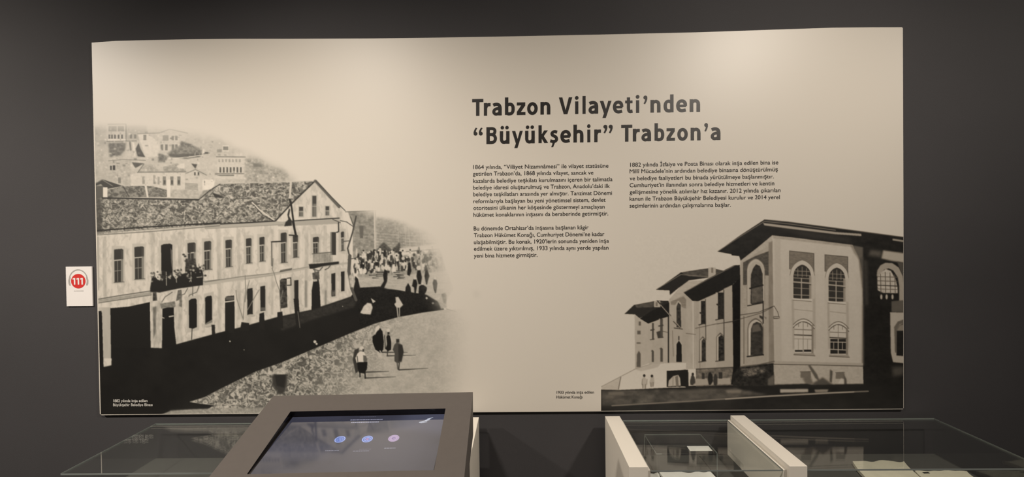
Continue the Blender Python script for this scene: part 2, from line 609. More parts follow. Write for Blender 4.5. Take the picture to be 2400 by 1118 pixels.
    S.poly([(568, 192), (590, 182), (640, 178), (660, 188), (664, 440), (570, 440)], 40)
    S.poly([(645, 215), (662, 240), (664, 430), (650, 330)], 96)
    S.frame(480, 520, 3.494)
    for a in ((170, 148, 222, 370), (338, 136, 382, 340), (448, 126, 490, 324), (622, 90, 670, 335), (722, 110, 764, 292), (885, 126, 935, 260), (1115, 82, 1140, 236)):
        window(*a)
    S.rect(1028, 84, 1074, 270, 60)
    S.rect(1028, 84, 1040, 270, 130)
    # belt course
    S.frame(215, 520, 3.493)
    S.line([(45, 634), (250, 600), (480, 566)], 72, 1.8)
    S.line([(45, 666), (490, 598)], 78, 1.6)
    S.poly([(45, 638), (490, 572), (490, 596), (45, 662)], 150, soft=.6, noise=fine, amp=14)
    S.poly([(915, 490), (1048, 476), (1048, 505), (915, 520)], 166, soft=.8)
    S.line([(915, 488), (1048, 472)], 100, 1.2)
    S.frame(480, 520, 3.494)
    S.poly([(0, 492), (530, 422), (850, 366), (1180, 328), (1180, 345), (850, 385), (530, 445), (0, 518)], 168, soft=1)
    S.line([(0, 494), (300, 448), (530, 424)], 108, 1.5)
    S.line([(530, 424), (850, 368)], 128, 1.2)
    S.line([(330, 470), (560, 436)], 140, 1.0)
    # left balcony with plants
    S.frame(215, 520, 3.493)
    S.poly([(480, 575), (478, 545), (492, 450), (515, 440), (535, 470), (560, 480), (580, 440), (665, 438), (690, 470), (720, 430), (765, 420), (765, 370),
            (790, 330), (850, 340), (860, 370), (905, 395), (913, 430), (912, 518), (700, 548), (560, 578)], 44, soft=.6)
    S.poly([(768, 300), (850, 300), (860, 400), (768, 400)], 66, soft=1, noise=fine, amp=30)
    for x, y in ((752, 268), (765, 282), (800, 250), (885, 372), (905, 440), (930, 440), (770, 320)):
        S.blob(x, y, 11, 8, 60, soft=.5)
    for P in ([(610, 410), (612, 520)], [(812, 410), (814, 490)], [(690, 430), (694, 495)], [(780, 455), (815, 470), (800, 490)], [(860, 455), (905, 450)]):
        S.line(P, 168, 1.5)
    S.poly([(560, 420), (572, 400), (575, 470), (555, 480)], 150, soft=.8)
    for P in ([(660, 575), (600, 615), (572, 660)], [(785, 545), (760, 590), (735, 600)], [(880, 522), (860, 575), (800, 600), (790, 625)], [(828, 530), (826, 610)]):
        S.line(P, 92, 1.8)
    S.poly([(500, 578), (530, 572), (540, 700), (500, 720)], 70, soft=1, noise=fine, amp=30)
    S.poly([(705, 560), (735, 555), (740, 610), (715, 640), (690, 650)], 96, soft=1, noise=fine, amp=30)
    rg = np.random.default_rng(5)
    for k in range(150):
        a_ = rg.random()
        bx, by = 485 + 425 * a_, (452 - 60 * a_ + (70 * rg.random() - 35)) if a_ < .6 else 330 + 140 * rg.random()
        if a_ > .6:
            bx = 760 + 160 * rg.random()
        S.blob(bx, by, 3 + 9 * rg.random(), 3 + 7 * rg.random(), (46, 50, 60, 172)[rg.integers(4)], al=.8, soft=.3, n=7)
    # ground floor left: big openings and piers
    S.rect(46, 700, 158, 730, 176)
    S.poly([(48, 732), (80, 728), (92, 1118), (50, 1118)], 40)
    S.poly([(84, 700), (156, 700), (158, 1118), (96, 1118)], 166, soft=.6, noise=streak, amp=8)
    S.poly([(152, 706), (300, 694), (476, 656), (486, 1118), (158, 1118)], 41)
    S.poly([(482, 650), (572, 640), (574, 1034), (520, 1040), (486, 1046)], 178, noise=stain, amp=34)
    S.poly([(500, 700), (530, 690), (525, 900), (505, 960)], 112, soft=1.5, noise=stain, amp=28)
    S.poly([(560, 670), (680, 650), (690, 700), (570, 712)], 118, soft=1.2, noise=fine, amp=30)
    S.poly([(578, 712), (620, 700), (672, 700), (676, 860), (692, 1000), (690, 1118), (574, 1118)], 40)
    S.line([(545, 772), (592, 788)], 170, 2.2)
    S.line([(635, 776), (668, 770)], 180, 2.6)
    S.poly([(676, 700), (745, 640), (742, 980), (692, 998)], 172, soft=.8, noise=stain, amp=26)
    S.poly([(720, 620), (740, 600), (738, 700), (715, 690)], 110, soft=1.4, noise=fine, amp=24)
    S.poly([(780, 615), (875, 600), (878, 885), (778, 910)], 172, soft=1.2)
    S.poly([(795, 645), (815, 630), (850, 626), (860, 640), (861, 862), (830, 875), (796, 868)], 42)
    S.poly([(918, 590), (1000, 570), (990, 850), (920, 868)], 172, soft=1.2)
    S.poly([(928, 622), (945, 608), (978, 604), (984, 615), (986, 800), (930, 840)], 42)
    S.poly([(932, 832), (985, 800), (988, 822), (935, 842)], 116)
    S.line([(822, 872), (818, 962)], 60, 2)
    S.line([(940, 862), (1010, 848)], 150, 2)
    S.poly([(980, 842), (1008, 842), (1012, 940), (985, 940)], 50)
    S.frame(480, 520, 3.494)
    S.poly([(166, 625), (180, 608), (240, 603), (244, 700), (244, 900), (166, 900)], 44)
    S.rect(172, 612, 240, 640, 90)
    S.line([(168, 656), (242, 646)], 196, 2.4)
    for P in ([(346, 548), (392, 541), (394, 755), (348, 770)], [(454, 530), (495, 522), (497, 728), (456, 732)], [(730, 480), (767, 475), (767, 640), (732, 650)],
              [(1036, 425), (1070, 418), (1070, 608), (1038, 612)], [(1115, 408), (1144, 404), (1144, 566), (1117, 570)]):
        xs = [p[0] for p in P]
        S.rect(min(xs) - 14, P[1][1] - 26, max(xs) + 14, P[2][1] + 18, 176, soft=1.2, al=.7)
        S.poly(P, 48)
    S.rect(458, 700, 496, 726, 120, soft=.6, al=.6)
    S.blob(380, 768, 34, 12, 168)
    S.poly([(614, 480), (630, 465), (670, 462), (676, 700), (616, 712)], 64, noise=fine, amp=40)
    S.rect(700, 470, 735, 720, 158, soft=1.5, al=.5)
    S.poly([(874, 720), (876, 560), (890, 470), (930, 460), (940, 520), (950, 720)], 42)
    S.poly([(885, 470), (920, 458), (920, 486), (890, 490)], 170)
    S.poly([(880, 420), (935, 400), (940, 470), (885, 470)], 90, soft=1.2, noise=fine, amp=34)
    S.rect(1036, 560, 1070, 606, 80, soft=.5, noise=fine, amp=40)
    S.rect(820, 480, 836, 700, 110, soft=1.5, al=.6)
    S.rect(984, 560, 998, 680, 110, soft=1.5, al=.6)
    # right balcony
    for k in range(12):
        S.line([(888 + k * 13, 262), (888 + k * 13, 330)], 112, 1.0)
    S.poly([(885, 255), (1045, 245), (1050, 325), (885, 335)], 120, al=.45, soft=1, noise=fine, amp=40)
    S.line([(880, 262), (1045, 248)], 80, 1.5)
    S.poly([(850, 346), (940, 340), (1040, 330), (1098, 324), (1098, 345), (960, 365), (885, 385), (860, 384)], 46, soft=.4)
    for P in ([(890, 390), (940, 400), (965, 370)], [(985, 392), (1010, 380), (1030, 355)], [(900, 388), (905, 430)]):
        S.line(P, 90, 2.4)
    # bracket, sign, lamp, pole
    S.line([(546, 164), (625, 160)], 48, 3)
    S.line([(547, 164), (550, 360)], 72, 2)
    S.line([(1095, 5), (1096, 80), (1080, 86)], 44, 2.6)
    S.line([(676, 462), (704, 458), (706, 518), (676, 520)], 50, 2.4)
    for k in range(9):
        S.line([(616 + k * 11, 410 - k * 2), (624 + k * 11, 396 - k * 2)], 66, 1.8)
    S.line([(722, 0), (735, 60), (748, 118)], 44, 4.6, w2=5.2)
    S.line([(692, 108), (750, 112)], 50, 3)
    # bare trees on the pavement
    for P in ([(330, 440), (335, 560), (322, 660), (315, 800)], [(256, 560), (262, 632), (312, 790)], [(365, 480), (345, 560), (330, 655)], [(446, 556), (398, 636), (350, 720)],
              [(568, 420), (585, 490), (612, 560), (622, 740)], [(550, 380), (570, 430)], [(640, 560), (622, 640)], [(560, 300), (556, 380)]):
        S.line(P, 122, 1.7)
    # --- street in deep shade
    S.frame()
    dark = S.noise(40, 30, 3)
    S.poly([(231, 860), (243, 860), (261, 856), (262, 815), (354, 815), (378, 816), (412, 807), (515, 779), (563, 767), (649, 743), (729, 726), (790, 706), (822, 695), (838, 674), (890, 671),
            (952, 683), (1000, 690), (1024, 700), (1037, 716), (1041, 726), (990, 733), (936, 743), (906, 751), (878, 759), (820, 782), (738, 817), (660, 850),
            (600, 871), (520, 910), (480, 931), (444, 942), (470, 946), (503, 950), (488, 959), (455, 960), (418, 962), (395, 968), (372, 973), (231, 980)],
           41, soft=.8, noise=dark, amp=3)
    S.poly([(228, 735), (239, 732), (243, 862), (232, 870)], 40)
    S.poly([(649, 745), (729, 728), (822, 697), (838, 700), (830, 720), (735, 748), (660, 775)], 60, soft=3, al=.7, noise=fine, amp=12)
    for P in ([(535, 752), (546, 750), (548, 780), (536, 780)], [(608, 735), (619, 732), (621, 775), (607, 770)], [(566, 755), (584, 757), (584, 775), (562, 775)],
              [(650, 732), (662, 730), (664, 770), (650, 770)], [(688, 700), (700, 700), (704, 760), (694, 765)]):
        S.poly(P, 44)
    S.line([(698, 730), (703, 768)], 96, 1.8)
    for x, y, r in ((738, 801, 3.5), (539, 800, 1.5), (572, 820, 1), (803, 718, 1), (742, 806, 2.5)):
        S.blob(x, y, r, r, 190)
    # --- open ground
    gnd = [(444, 942), (480, 931), (520, 910), (600, 871), (660, 850), (738, 817), (820, 782), (878, 759), (936, 743), (1041, 726), (1200, 720), (1200, 990), (520, 990),
           (372, 974), (395, 968), (418, 962), (470, 960), (488, 958), (503, 950), (470, 946)]
    S.poly(gnd, 136)
    S.texture([p for p in gnd], stone, 52)
    # lighter, smoother towards the right
    X = (np.arange(S.w) / S.ss + S.x0)[None, :]
    Y = (np.arange(S.h) / S.ss + S.y0)[:, None]
    m, ry, rx = S.mask(gnd)
    k = np.clip((X - 700 + (Y - 850) * .5) / 240, 0, 1)
    k = np.clip(k * k * (3 - 2 * k), 0, 1)
    k = np.broadcast_to(k, S.t.shape)[ry, rx] * m
    lightg = 178 + 12 * mid[ry, rx] + 7 * fine[ry, rx]
    S.t[ry, rx] = S.t[ry, rx] * (1 - k * .9) + lightg * k * .9
    S.poly([(400, 962), (455, 959), (620, 955), (640, 985), (375, 985)], 150, soft=2.5, al=.7, noise=fine, amp=20)
    S.poly([(374, 973), (398, 964), (440, 961), (465, 960), (455, 972), (410, 976)], 142, soft=1, noise=fine, amp=20)
    # dark post stump
    S.frame(600, 700, 3.922)
    S.poly([(145, 700), (285, 690), (290, 760), (268, 860), (215, 885), (180, 830), (150, 780)], 62, soft=3.5)
    S.poly([(170, 700), (275, 700), (260, 820), (190, 800)], 48, soft=2)
    S.poly([(138, 692), (195, 640), (302, 655), (262, 694)], 172, soft=.5, noise=stone, amp=14)
    # walkers in the foreground
    for P, w in (([(1010, 676), (1222, 668)], 3.4), ([(1002, 730), (1285, 718)], 3.2), ([(1315, 655), (1580, 640)], 3), ([(1140, 492), (1392, 494)], 3.2), ([(1205, 526), (1468, 519)], 3)):
        S.line(P, 62, w, w2=.8, al=.9)
    S.poly([(1070, 345), (1095, 330), (1108, 275), (1130, 258), (1163, 300), (1176, 400), (1170, 468), (1150, 500), (1098, 470), (1072, 400)], 38)
    S.poly([(1088, 325), (1100, 262), (1125, 243), (1142, 262), (1130, 285), (1112, 300), (1095, 330)], 198, soft=.4)
    S.line([(1140, 480), (1150, 498)], 170, 2.5)
    S.line([(1182, 340), (1190, 460)], 70, 2.2)
    S.poly([(1198, 350), (1212, 330), (1232, 340), (1244, 400), (1242, 470), (1212, 486), (1190, 460), (1205, 420)], 40)
    S.blob(1216, 293, 15, 17, 196)
    S.rect(1208, 305, 1228, 330, 60)
    S.line([(1208, 485), (1208, 525)], 70, 2.5)
    S.rect(1288, 370, 1318, 404, 58, soft=.4)
    S.poly([(1256, 470), (1270, 425), (1296, 400), (1345, 425), (1357, 490), (1340, 580), (1300, 595), (1272, 575), (1275, 500)], 78, soft=.5)
    S.poly([(1308, 420), (1345, 428), (1357, 490), (1338, 570), (1310, 580)], 56, soft=.8)
    S.line([(1298, 590), (1304, 648)], 92, 3)
    S.line([(1318, 590), (1312, 650)], 60, 2.6)
    S.poly([(905, 470), (945, 455), (950, 660), (915, 690), (890, 560), (898, 510)], 62, soft=.6)
    S.poly([(895, 425), (960, 415), (955, 450), (905, 455)], 176, soft=1)
    S.blob(972, 455, 19, 19, 196)
    S.rect(978, 462, 994, 488, 70)
    S.poly([(914, 545), (935, 500), (962, 484), (995, 492), (1018, 540), (1020, 585), (925, 590)], 204)
    S.poly([(985, 520), (1012, 525), (1024, 560), (1018, 580), (988, 580)], 96, soft=.4)
    S.line([(930, 530), (936, 580)], 80, 2)
    S.poly([(930, 584), (1025, 580), (1020, 650), (995, 688), (948, 682), (935, 640)], 38)
    S.line([(955, 682), (957, 730)], 46, 3)
    S.line([(1002, 680), (1004, 732)], 44, 3)
    S.line([(944, 732), (960, 728)], 200, 2)
    # --- far right background: wall, market crowd
    S.frame(780, 470, 3.3875)
    S.poly([(120, 88), (340, 80), (336, 430), (160, 450), (160, 200)], 138, soft=1, noise=S.noise(6, 4, 3), amp=34)
    S.line([(100, 90), (342, 80)], 90, 1.6)
    S.poly([(210, 200), (245, 200), (240, 300), (215, 300)], 100, soft=1.4)
    S.poly([(336, 130), (450, 140), (560, 165), (640, 210), (760, 235), (860, 300), (850, 350), (530, 385), (420, 440), (340, 420)], 150, soft=6, noise=fine, amp=30)
    for k in range(6):
        y = 250 + k * 22
        S.line([(350, y), (600, y + 20), (840, y + 10 + k * 6)], 116, 1.1, al=.7)
    for x in (515, 570, 600, 690, 710):
        S.line([(x, 200), (x + 12, 360)], 182, 1.1, al=.8)
    S.poly([(330, 410), (400, 330), (470, 390), (530, 330), (545, 420), (420, 450), (335, 450)], 84, soft=2, noise=fine, amp=34)
    S.line([(330, 85), (336, 400)], 186, 3.2)
    S.poly([(528, 380), (840, 345), (840, 385), (545, 408)], 190, soft=1.6)
    S.line([(545, 410), (700, 395), (850, 385)], 110, 1.6)
    S.poly([(205, 590), (560, 560), (900, 540), (960, 700), (880, 830), (740, 745), (580, 716), (430, 700), (370, 680), (210, 690)], 172, soft=2, noise=S.noise(14, 2.4, 3), amp=14)
    S.poly([(165, 450), (420, 440), (620, 430), (860, 400), (900, 560), (560, 590), (200, 610)], 150, soft=2, noise=S.noise(4, 9, 2), amp=22)
    rng = np.random.default_rng(11)
    for k in range(260):
        x = 175 + 690 * rng.random() ** 1.1
        y = 590 - 150 * rng.random() - (x - 170) * .04
        h = 26 + 36 * rng.random()
        w = 6 + 10 * rng.random()
        v = (42, 48, 60, 196, 202, 205)[rng.integers(6)]
        fade = 1.0 - max(0, (x - 560) / 420)
        S.poly([(x - w * .35, y - h), (x + w * .35, y - h), (x + w, y - h * .5), (x + w * .6, y), (x - w * .6, y), (x - w, y - h * .5)], v, al=.9 * fade, soft=.3)
        if rng.random() < .5:
            S.blob(x, y - h, 7, 7, 60 if v > 100 else 190, al=fade)
    for k in range(16):
        x, y = 270 + 260 * rng.random(), 555 + 70 * rng.random()
        S.line([(x, y), (x + 50, y)], 64, 2.2, w2=1)
    for P in ([(575, 735), (578, 690), (598, 655), (618, 690), (622, 735)], [(628, 680), (640, 625), (662, 625), (672, 660), (660, 735), (648, 735), (645, 690)],
              [(680, 745), (684, 680), (712, 665), (748, 690), (745, 715), (725, 755)], [(664, 600), (672, 555), (695, 552), (708, 610), (700, 665), (680, 665)],
              [(728, 600), (735, 555), (752, 550), (768, 600), (755, 640), (750, 668), (740, 668)], [(792, 655), (802, 625), (822, 628), (831, 660), (820, 735), (812, 735), (800, 700)],
              [(398, 590), (410, 545), (436, 560), (432, 640), (405, 700), (375, 690), (405, 640)], [(590, 590), (598, 490), (615, 490), (625, 560), (610, 600)],
              [(165, 690), (178, 600), (200, 620), (216, 690), (200, 760), (165, 750)]):
        S.poly(P, 42, soft=.35)
    for x, y in ((652, 618), (690, 535), (742, 545), (812, 618), (712, 660)):
        S.blob(x, y, 9, 10, 188 if y > 600 else 60)
    S.blob(682, 535, 18, 17, 192)
    # bare trunk at the house corner
    S.line([(185, 125), (158, 250), (118, 380), (135, 450)], 70, 3.4)
    S.line([(135, 440), (128, 560), (150, 700), (185, 790)], 84, 8, w2=6)
    S.poly([(128, 600), (160, 570), (178, 640), (165, 690), (140, 690)], 170, soft=1, noise=fine, amp=40)
    for P in ([(60, 160), (110, 170), (160, 205)], [(80, 325), (130, 320)], [(165, 200), (140, 130)], [(120, 470), (200, 450), (215, 500)], [(0, 150), (60, 175)]):
        S.line(P, 84, 2)
    # figures in the shade
    S.poly([(218, 892), (245, 840), (275, 812), (306, 818), (316, 850), (300, 905), (240, 900)], 192, soft=.5, noise=fine, amp=12)
    S.poly([(302, 774), (340, 800), (318, 815)], 182)
    S.poly([(498, 768), (520, 765), (535, 790), (558, 828), (535, 852), (505, 850), (488, 822), (502, 810)], 186, soft=.4)
    S.line([(510, 850), (518, 925)], 180, 2.2)
    S.line([(530, 850), (530, 920)], 170, 2)
    S.blob(745, 775, 9, 9, 170)
    S.blob(795, 815, 9, 9, 120)
    S.poly([(835, 800), (875, 740), (900, 745), (905, 850), (860, 860)], 152, soft=2, noise=fine, amp=22)
    S.poly([(862, 745), (890, 733), (903, 750), (898, 820), (880, 815)], 84, soft=1.6, noise=fine, amp=26)
    S.line([(900, 860), (985, 884)], 120, 1.6)
    S.texture([(200, 240), (1200, 240), (1200, 990), (200, 990)], S.noise(2.4, 2.2, 2), 7)
    # --- the print fades to bare paper on the right and at the top
    edge = 1030 + 26 * np.interp(Y, [400, 520, 600, 700, 760, 850, 980], [-5, -3, -.6, .4, 1.4, 1.4, 1.0])
    f = np.clip((edge + 45 - X) / 100 + .10 * mid, 0, 1)
    f = f * f * (3 - 2 * f)
    top = np.interp(X, [206, 300, 430, 520, 600, 690, 740, 800, 860, 900, 1000, 1100], [280, 286, 296, 312, 340, 378, 400, 455, 488, 498, 520, 560])
    g = np.clip((Y - top + 6) / 36, 0, 1)
    g = g * g * (3 - 2 * g)
    inside = ((X > 700) & (X < 812) & (Y > 415) & (Y < 500))
    g = np.where(inside, np.clip((Y - 418) / 5, 0, 1), g)
    f = f * g
    S.t = 200 + (S.t - 200) * f
    sm = S.noise(30, 26, 3)
    S.poly([(1120, 720), (1160, 725), (1160, 765), (1130, 770)], 186, soft=8, al=.6, noise=sm, amp=8)
    return S


# ------------------------------------------------------------------ artwork 2: government house
def paint_house():
    S = Sheet(1396, 500, 2130, 985)
    fine = S.noise(5, 4, 3)
    mid = S.noise(18, 10, 4)
    brick = S.noise(5, 1.8, 2)
    streak = S.noise(9, 26, 3)
    S.frame(1400, 500, 2.3288)
    # shaded right wing first
    S.poly([(1390, 165), (1675, 215), (1675, 940), (1440, 940)], 44, soft=1, noise=mid, amp=4)
    # ground
    S.poly([(20, 962), (380, 950), (740, 928), (965, 938), (1450, 934), (1680, 890), (1680, 1080), (20, 1080)], 44, noise=mid, amp=5)
    S.poly([(22, 968), (380, 962), (760, 955), (930, 990), (500, 1030), (22, 1050)], 78, soft=3, noise=mid, amp=26)
    S.poly([(60, 975), (140, 972), (150, 990), (60, 995)], 104, soft=3)
    S.line([(80, 1050), (500, 1026), (950, 996), (1250, 980), (1478, 971)], 112, 3, w2=3.4)
    S.line([(700, 1014), (950, 998), (1250, 982), (1400, 975)], 150, 3)
    S.poly([(998, 960), (1150, 958), (1150, 976), (998, 979)], 168, soft=1.5)
    S.poly([(1185, 962), (1262, 960), (1255, 976), (1190, 977)], 132, soft=2)
    S.poly([(700, 966), (790, 964), (780, 980), (710, 982)], 120, soft=3)
    S.poly([(420, 974), (600, 966), (600, 980), (430, 984)], 88, soft=3)
    # stair ramp
    S.poly([(22, 960), (22, 948), (128, 892), (206, 850), (320, 812), (482, 812), (482, 950), (380, 952), (120, 964)], 197)
    S.poly([(22, 962), (22, 948), (125, 893), (122, 964)], 176, soft=.5, noise=fine, amp=8)
    S.line([(22, 946), (206, 850), (320, 814), (482, 814)], 132, 1.3)
    S.poly([(206, 852), (320, 814), (350, 816), (330, 840), (240, 862)], 176, soft=1)
    S.line([(128, 895), (115, 960)], 110, 2)
    # far-left block
    S.poly([(203, 556), (290, 528), (300, 560), (282, 600), (282, 818), (206, 850)], 172, noise=streak, amp=6)
    S.poly([(238, 545), (290, 528), (296, 556), (250, 575)], 178)
    S.poly([(148, 549), (200, 500), (330, 476), (388, 478), (396, 500), (290, 545), (230, 572), (206, 552)], 52)
    S.poly([(205, 500), (330, 478), (360, 486), (300, 512), (215, 515)], 84, soft=.6, noise=fine, amp=14)
    S.poly([(276, 602), (396, 540), (396, 818), (282, 822)], 170, noise=streak, amp=6)
    S.poly([(232, 574), (300, 530), (390, 488), (398, 492), (398, 560), (350, 575), (278, 602)], 42)
    S.rect(310, 478, 344, 512, 172)
    S.rect(318, 484, 330, 506, 120)
    for a in ((226, 590, 238, 612), (218, 640, 236, 660), (214, 705, 236, 712)):
        S.rect(*a, 96, soft=.6)
    S.poly([(214, 840), (216, 770), (226, 750), (236, 765), (236, 840)], 92, soft=.5)
    for x0, y0, x1, y1 in ((292, 598, 309, 690), (336, 575, 358, 680)):
        S.rect(x0, y0, x1, y1, 84)
        S.rect(x0, y0, x0 + 6, y1, 176)
        S.line([(x0, y0 + 40), (x1, y0 + 36)], 70, 3)
        S.line([(x0 - 4, y1), (x1 + 2, y1 - 4)], 70, 1.6)
    for x0, y0, x1, y1 in ((292, 745, 309, 812), (338, 732, 358, 810)):
        S.poly([(x0, y1), (x0, y0 + 8), ((x0 + x1) / 2, y0), (x1, y0 + 8), (x1, y1)], 82)
        S.rect(x0, y0 + 8, x0 + 5, y1, 172)
    S.poly([(322, 648), (345, 640), (345, 680), (330, 680)], 70, soft=.8)
    S.line([(388, 560), (388, 812)], 44, 3)
    S.line([(355, 644), (388, 650)], 70, 1)
    # middle block
    S.poly([(392, 470), (480, 372), (575, 366), (560, 440), (540, 480), (540, 850), (484, 850), (484, 815), (392, 815)], 166, noise=streak, amp=6)
    S.poly([(400, 462), (490, 372), (575, 368), (520, 415), (470, 440), (412, 480)], 174, soft=.5, noise=brick, amp=8)
    S.poly([(400, 482), (470, 452), (484, 470), (484, 520), (430, 500), (402, 500)], 128, soft=1, noise=brick, amp=16)
    S.poly([(320, 418), (400, 362), (456, 322), (520, 318), (605, 332), (600, 352), (500, 366), (440, 410), (396, 446), (394, 421)], 48)
    S.poly([(455, 322), (560, 306), (620, 298), (690, 313), (610, 352), (500, 344)], 82, noise=fine, amp=14)
    S.line([(322, 415), (456, 334), (606, 346)], 128, 1.4)
    S.rect(606, 296, 646, 352, 170)
    S.rect(622, 296, 632, 325, 120)
    S.poly([(425, 628), (425, 500), (440, 476), (458, 490), (462, 628)], 168)
    S.poly([(432, 622), (432, 510), (442, 486), (455, 500), (458, 624)], 62, noise=fine, amp=18)
    S.line([(420, 626), (464, 632)], 60, 2)
    S.poly([(424, 812), (424, 710), (444, 684), (464, 712), (464, 812)], 172)
    S.poly([(431, 812), (432, 715), (445, 694), (460, 718), (461, 812)], 40)
    S.line([(445, 672), (445, 690)], 50, 2.4)
    S.poly([(486, 480), (540, 482), (540, 850), (486, 850)], 168, soft=.6, noise=streak, amp=9)
    S.line([(522, 480), (524, 845)], 190, 2.6)
    S.line([(484, 655), (540, 662)], 100, 1.2)
    S.line([(328, 478), (370, 525), (400, 560)], 60, 2.6)
    S.line([(345, 500), (452, 622)], 160, 1.6)
    S.line([(415, 590), (450, 625)], 80, 2)
    S.line([(410, 640), (415, 780)], 120, 1.4)
    # link wing
    S.poly([(535, 482), (640, 436), (742, 392), (745, 842), (540, 852)], 164, noise=streak, amp=5)
    S.poly([(470, 432), (600, 358), (745, 284), (778, 282), (780, 352), (735, 392), (650, 436), (550, 480), (520, 478)], 42)
    S.line([(472, 432), (600, 362), (745, 288)], 108, 1.6)
    S.poly([(690, 412), (735, 392), (738, 842), (692, 845)], 164, soft=.4)
    S.poly([(592, 462), (648, 438), (650, 846), (592, 850)], 172, soft=.4)
    for x0, y0, x1, y1 in ((558, 478, 591, 605), (650, 432, 690, 578)):
        S.rect(x0 - 4, y0, x1, y1 + 4, 172)
        S.rect(x0 + 8, y0, x1, y1, 50, noise=fine, amp=12)
        S.line([(x0 - 4, y1 + 4), (x1, y1 - 6)], 54, 2.2)
        S.line([(x0 + 4, y0 + 65), (x0 + 14, y0 + 70)], 60, 4)
    for x0, y0, x1, y1 in ((560, 680, 591, 808), (652, 660, 690, 804)):
        S.poly([(x0 - 4, y1), (x0 - 4, y0 + 14), ((x0 + x1) / 2, y0 - 10), (x1 + 2, y0 + 8), (x1 + 2, y1)], 100)
        S.poly([(x0, y1), (x0, y0 + 14), ((x0 + x1) / 2, y0), (x1, y0 + 12), (x1, y1)], 176)
        S.poly([(x0 + 9, y1), (x0 + 9, y0 + 16), ((x0 + x1) / 2 + 4, y0 + 4), (x1, y0 + 14), (x1, y1)], 54, noise=fine, amp=26)
        S.line([(x0 - 6, y1 + 4), (x1 + 2, y1 - 2)], 56, 2)
    S.line([(535, 628), (645, 604), (740, 592)], 84, 1.3)
    S.line([(558, 612), (560, 845)], 120, 1.2)
    S.line([(690, 420), (692, 800)], 66, 2)
    S.line([(590, 470), (592, 690)], 66, 1.6)
    S.poly([(538, 850), (745, 838), (745, 938), (538, 945)], 106, noise=fine, amp=30)
    S.poly([(505, 905), (725, 898), (728, 932), (505, 940)], 158, soft=1)
    S.rect(570, 872, 586, 905, 60)
    S.rect(662, 868, 682, 902, 58)
    S.line([(540, 850), (745, 840)], 74, 2.2)
    S.poly([(736, 392), (784, 348), (786, 840), (770, 935), (730, 935), (742, 840)], 36)
    # arched undercroft with figures
    S.poly([(378, 860), (495, 853), (498, 945), (378, 948)], 42)
    S.poly([(386, 945), (390, 912), (415, 888), (442, 882), (452, 900), (456, 940)], 172)
    S.poly([(425, 892), (440, 884), (444, 944), (430, 946)], 112)
    S.line([(413, 890), (413, 940)], 120, 1.4)
    # main block, narrow left face
    S.poly([(780, 256), (870, 190), (955, 122), (968, 820), (780, 838)], 160, noise=streak, amp=6)
    S.poly([(778, 258), (955, 122), (955, 168), (880, 208), (790, 275)], 168, noise=fine, amp=8)
    S.poly([(795, 268), (860, 234), (936, 206), (940, 340), (916, 338), (905, 500), (820, 500), (820, 390), (795, 392)], 84, noise=brick, amp=14)
    S.poly([(935, 160), (958, 150), (968, 820), (936, 824)], 132, soft=.5, noise=streak, amp=12)
    S.line([(800, 390), (800, 820)], 112, 2)
    S.rect(795, 392, 822, 560, 160, noise=brick, amp=12)

    def arch(x0, x1, yt, yb, v, sl=0.0, n=9, pw=1.6):
        w = x1 - x0
        c = (x0 + x1) / 2
        h = w * .62
        P = [(x0, yb), (x0, yt + h)]
        for k in range(1, n):
            a = k / n
            P.append((x0 + w / 2 * a, yt + h * (1 - .84 * math.sqrt(1 - (1 - a) ** 2) - .16 * a)))
        P.append((c, yt))
        for k in range(1, n):
            a = 1 - k / n
            P.append((x1 - w / 2 * a, yt + h * (1 - .84 * math.sqrt(1 - (1 - a) ** 2) - .16 * a)))
        P += [(x1, yt + h), (x1, yb)]
        P = [(x, y + sl * (x - x0)) for x, y in P]
        return P, v

    def draw_arch(*a, soft=0.0, **k):
        P, v = arch(*a, **k)
        S.poly(P, v, soft=soft)

    draw_arch(816, 914, 246, 500, 120)
    draw_arch(818, 912, 250, 500, 176)
    draw_arch(826, 908, 262, 498, 168)
    S.poly([(836, 492), (838, 335), (850, 300), (866, 278), (888, 288), (902, 330), (904, 490), (850, 500)], 58, noise=fine, amp=10)
    S.poly([(842, 410), (900, 396), (902, 480), (842, 492)], 92, soft=2, noise=fine, amp=18)
    S.line([(832, 410), (904, 392)], 46, 3)
    S.line([(820, 505), (905, 488)], 50, 2.2)
    S.poly([(818, 508), (905, 492), (905, 540), (820, 552)], 170)
    S.line([(905, 480), (905, 600)], 48, 2.6)
    draw_arch(820, 908, 572, 778, 104, pw=2.2)
    draw_arch(824, 905, 580, 778, 178, pw=2.2)
    S.poly([(836, 775), (838, 632), (850, 602), (870, 592), (892, 600), (904, 625), (904, 772)], 62, noise=fine, amp=12)
    S.poly([(845, 612), (880, 604), (895, 640), (845, 650)], 98, soft=1.5)
    S.line([(818, 782), (906, 772)], 50, 3)
    S.poly([(826, 640), (836, 620), (836, 775), (828, 775)], 192)
    # main block, broad face
    S.poly([(955, 120), (1100, 138), (1392, 172), (1408, 205), (1432, 250), (1446, 320), (1450, 500), (1450, 835), (966, 822)], 183, soft=.8, noise=streak, amp=3)
    S.poly([(966, 125), (1000, 130), (1006, 820), (968, 820)], 170, soft=2, al=.6)
    S.poly([(955, 120), (1392, 172), (1400, 186), (958, 136)], 158, soft=1, noise=fine, amp=8)
    S.poly([(1380, 172), (1450, 185), (1450, 240), (1425, 250), (1400, 215)], 120, soft=2.5, al=.7)
    S.poly([(1425, 240), (1452, 240), (1456, 830), (1444, 830), (1446, 420)], 96, soft=2.5, al=.8)
